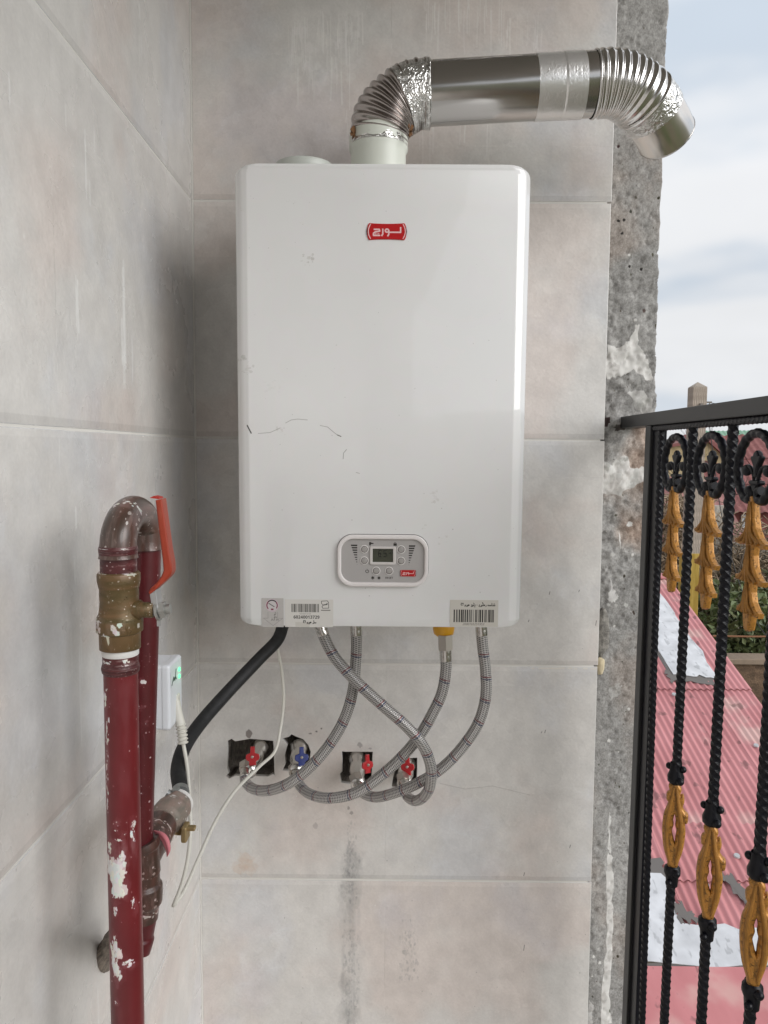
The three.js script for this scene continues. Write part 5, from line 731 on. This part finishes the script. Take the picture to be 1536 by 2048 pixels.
function branches(base, dir, len, rad, depth, seed, spread = 0.7) {
  const rnd = rngOf(seed), G = [];
  (function grow(p, d, l, r, k) {
    const e = p.clone().addScaledVector(d, l), m = p.clone().lerp(e, 0.5).add(new THREE.Vector3(rnd() - 0.5, rnd() - 0.5, rnd() - 0.5).multiplyScalar(l * 0.14));
    G.push(sweep([p.toArray(), m.toArray(), e.toArray()], (s, a, t) => lerp(r, r * 0.62, t), { seg: k > 2 ? 5 : 3, rad: k > 2 ? 6 : 3, caps: false }));
    if (!k) return;
    const n = 2 + (rnd() < 0.6 ? 1 : 0); for (let i = 0; i < n; i++) { const q = d.clone().add(new THREE.Vector3(rnd() - 0.5, rnd() - 0.35, rnd() - 0.5).multiplyScalar(spread * 2)).normalize(); grow(p.clone().lerp(e, 0.55 + 0.45 * rnd()), q, l * (0.6 + rnd() * 0.25), r * 0.6, k - 1); }
  })(V(base), V(dir).normalize(), len, rad, depth);
  return G;
}
{
  const mk = (label, list, seed, n, size, trunk) => { const t = thing('evergreen_bush', label, 'bush'); part(t, 'foliage', leafCloud(list, seed, n, size), leafMat); part(t, 'trunk', merge(trunk.flatMap(([x, z, h], i) => branches([x, GROUND, z], [0.1, 1, 0], h, 0.08, 2, seed + i))), barkMat); };
  mk('dense green bush rising behind the old garden wall beside the third gold leaf', [[6.9, -2.3, -15.2, 1.0, 1.1, 1.0], [7.4, -3.0, -14.8, 1.3, 1.2, 1.0], [6.3, -3.1, -14.9, 0.7, 1.0, 0.7]], 31, 3400, 0.16, [[6.8, -15, 2.2], [7.2, -15.1, 2.4]]);
  mk('wide green bush at right picture edge beyond the garden wall', [[8.6, -2.0, -15.6, 1.3, 1.2, 1.1], [9.4, -2.5, -15.2, 1.2, 1.3, 1]], 37, 3200, 0.16, [[8.7, -15.5, 2.4]]);
  mk('small yellow-green bush low down right beside the pole foot', [[6.15, -2.9, -15.6, 0.5, 0.8, 0.5], [6.3, -3.4, -15.3, 0.6, 0.8, 0.5]], 41, 1500, 0.14, [[6.2, -15.4, 1.4]]);
  const dry = std({ color: lin(0.3, 0.23, 0.16), roughness: 1 });
  const thicket = (label, list, seed, n) => { const t = thing('dry_shrub', label, 'shrub'), rnd = rngOf(seed), G = []; for (const [x, y, z, rx, ry, rz] of list) for (let i = 0; i < n; i++) { const p = [x + (rnd() - 0.5) * 2 * rx, y + (rnd() - 0.5) * 2 * ry, z + (rnd() - 0.5) * 2 * rz], l = 0.3 + rnd() * 0.8, a = rnd() * 6.3, e = rnd() * 1.6 - 0.5; const q = [p[0] + Math.cos(a) * l * 0.5, p[1] + e * l * 0.5, p[2] + Math.sin(a) * l * 0.5]; G.push(sweep([p, [(p[0] + q[0]) / 2 + (rnd() - 0.5) * 0.2, (p[1] + q[1]) / 2 + (rnd() - 0.2) * 0.2, (p[2] + q[2]) / 2], q], 0.008 + rnd() * 0.012, { seg: 4, rad: 3, caps: false })); } part(t, 'twigs', merge(G), dry); part(t, 'stem', merge(branches([list[0][0], GROUND, list[0][2]], [0, 1, 0], 2, 0.06, 2, seed)), barkMat); };
  thicket('tangle of dry brown twigs between end post and first twisted bar', [[5.9, -1.4, -16.2, 0.7, 1.7, 0.5]], 51, 1500);
  thicket('heap of dry vines lying over the pale grey wall', [[9.6, -1.0, -18.2, 2.6, 0.5, 0.5], [8, -1.6, -17.9, 0.8, 0.4, 0.4]], 53, 900);
  const bare = (label, x, z, h, seed, dep = 5) => { const t = thing('bare_tree', label, 'tree'), b = branches([x, GROUND, z], [0.02, 1, 0], h, 0.13, dep, seed, 0.55); part(t, 'trunk', b[0], barkMat); part(t, 'crown', merge(b.slice(1)), barkMat); };
  bare('leafless tree with fine twigs against the sky above the first hoop', 8.0, -22.5, 2.45, 61, 6); bare('leafless tree with grey twigs against the sky between the first two bars', 13.2, -33, 3.0, 67, 6); bare('leafless tree farther right behind the brown roof', 20, -36, 3.3, 71);
}
const pole = thing('utility_pole', 'weathered concrete utility pole with pointed top and yellow lower part', 'pole');
{
  const c = [5.7069,1.9965,-14.5], x = c[0], top = 2.6021, sh = 2.5014, s = 0.132, conc = std({ map: mortarTex, color: lin(2.2, 2.12, 2.0), roughness: 1, bumpMap: mortarTex, bumpScale: 0.02 });
  part(pole, 'shaft', merge([rbox(2 * s, sh + 0.6, 2 * s, 0.012, 0, (sh - 0.6) / 2 , 0).translate(x, 0, -14.5), new THREE.ConeGeometry(s * 1.40, top - sh, 4).rotateY(Math.PI / 4).translate(x, (top + sh) / 2, -14.5)]), conc);
  part(pole, 'painted_foot', rbox(2 * s + 0.02, -0.55 - GROUND, 2 * s + 0.02, 0.012, x - 0.03, (GROUND - 0.6) / 2, -14.5), std({ map: dtex(128, 128, (u, v) => { const k = (fbm2(u * 10, v * 20, 4, 140) - 0.5) * 60; return [168 + k, 140 + k, 66 + k]; }), roughness: 0.9 }), 'faded yellow painted lower part');
  part(pole, 'bracket', merge([box(0.05, 0.24, 0.08, x + 0.02, top - 0.52, -14.36), box(0.16, 0.03, 0.03, x + s + 0.06, sh - 0.27, -14.5), box(0.012, 0.12, 0.012, x + s + 0.1, sh - 0.33, -14.5)]), std({ color: lin(0.2, 0.18, 0.16), roughness: 0.8 }));
  const wm = std({ color: lin(0.04, 0.04, 0.04), roughness: 0.7 });
  const w1 = thing('overhead_wire', 'thin overhead wire running right from the utility pole top', 'wire'); part(w1, 'strand', sweep([[x + s, sh - 0.27, -14.5], [x + 4, sh - 0.62, -14.5], [x + 9, sh - 0.6, -15]], 0.006, { seg: 20, rad: 5 }), wm);
  const w2 = thing('service_cable', 'dark cable sagging down from the pole past the second hoop', 'cable'); part(w2, 'strand', sweep([[x + s + 0.02, sh - 0.4, -14.4], [x + 0.42, -0.2, -14], [x + 0.8, -1.6, -13.6], [x + 1.5, -2.6, -13.3]], 0.008, { seg: 24, rad: 5 }), wm);
}
{
  const r = thing('rusty_rod', 'rusty iron rod lying level in front of the green bush', 'rod');
  const a = [5.5326,-1.805,-13], b = [7.0156,-1.7926,-13];
  part(r, 'bar', sweep([a, [(a[0] + b[0]) / 2, (a[1] + b[1]) / 2 - 0.01, a[2]], b], 0.016, { seg: 12, rad: 8 }), std({ color: lin(0.22, 0.1, 0.05), roughness: 0.9 }));
  for (const q of [a, b]) part(r, 'support', box(0.04, q[1] - GROUND, 0.04, q[0], (q[1] + GROUND) / 2, q[2] - 0.03), barkMat);
}

// ------------------------------------------------------------------ render
scene.traverse((o) => { if (o.isMesh) { o.castShadow = true; o.receiveShadow = true; } });
const renderer = new THREE.WebGLRenderer({ antialias: true });
renderer.setSize(768, 1024);
renderer.outputColorSpace = THREE.SRGBColorSpace;
renderer.toneMapping = THREE.LinearToneMapping;
renderer.toneMappingExposure = EXPOSURE;
renderer.shadowMap.enabled = true;
renderer.render(scene, camera);
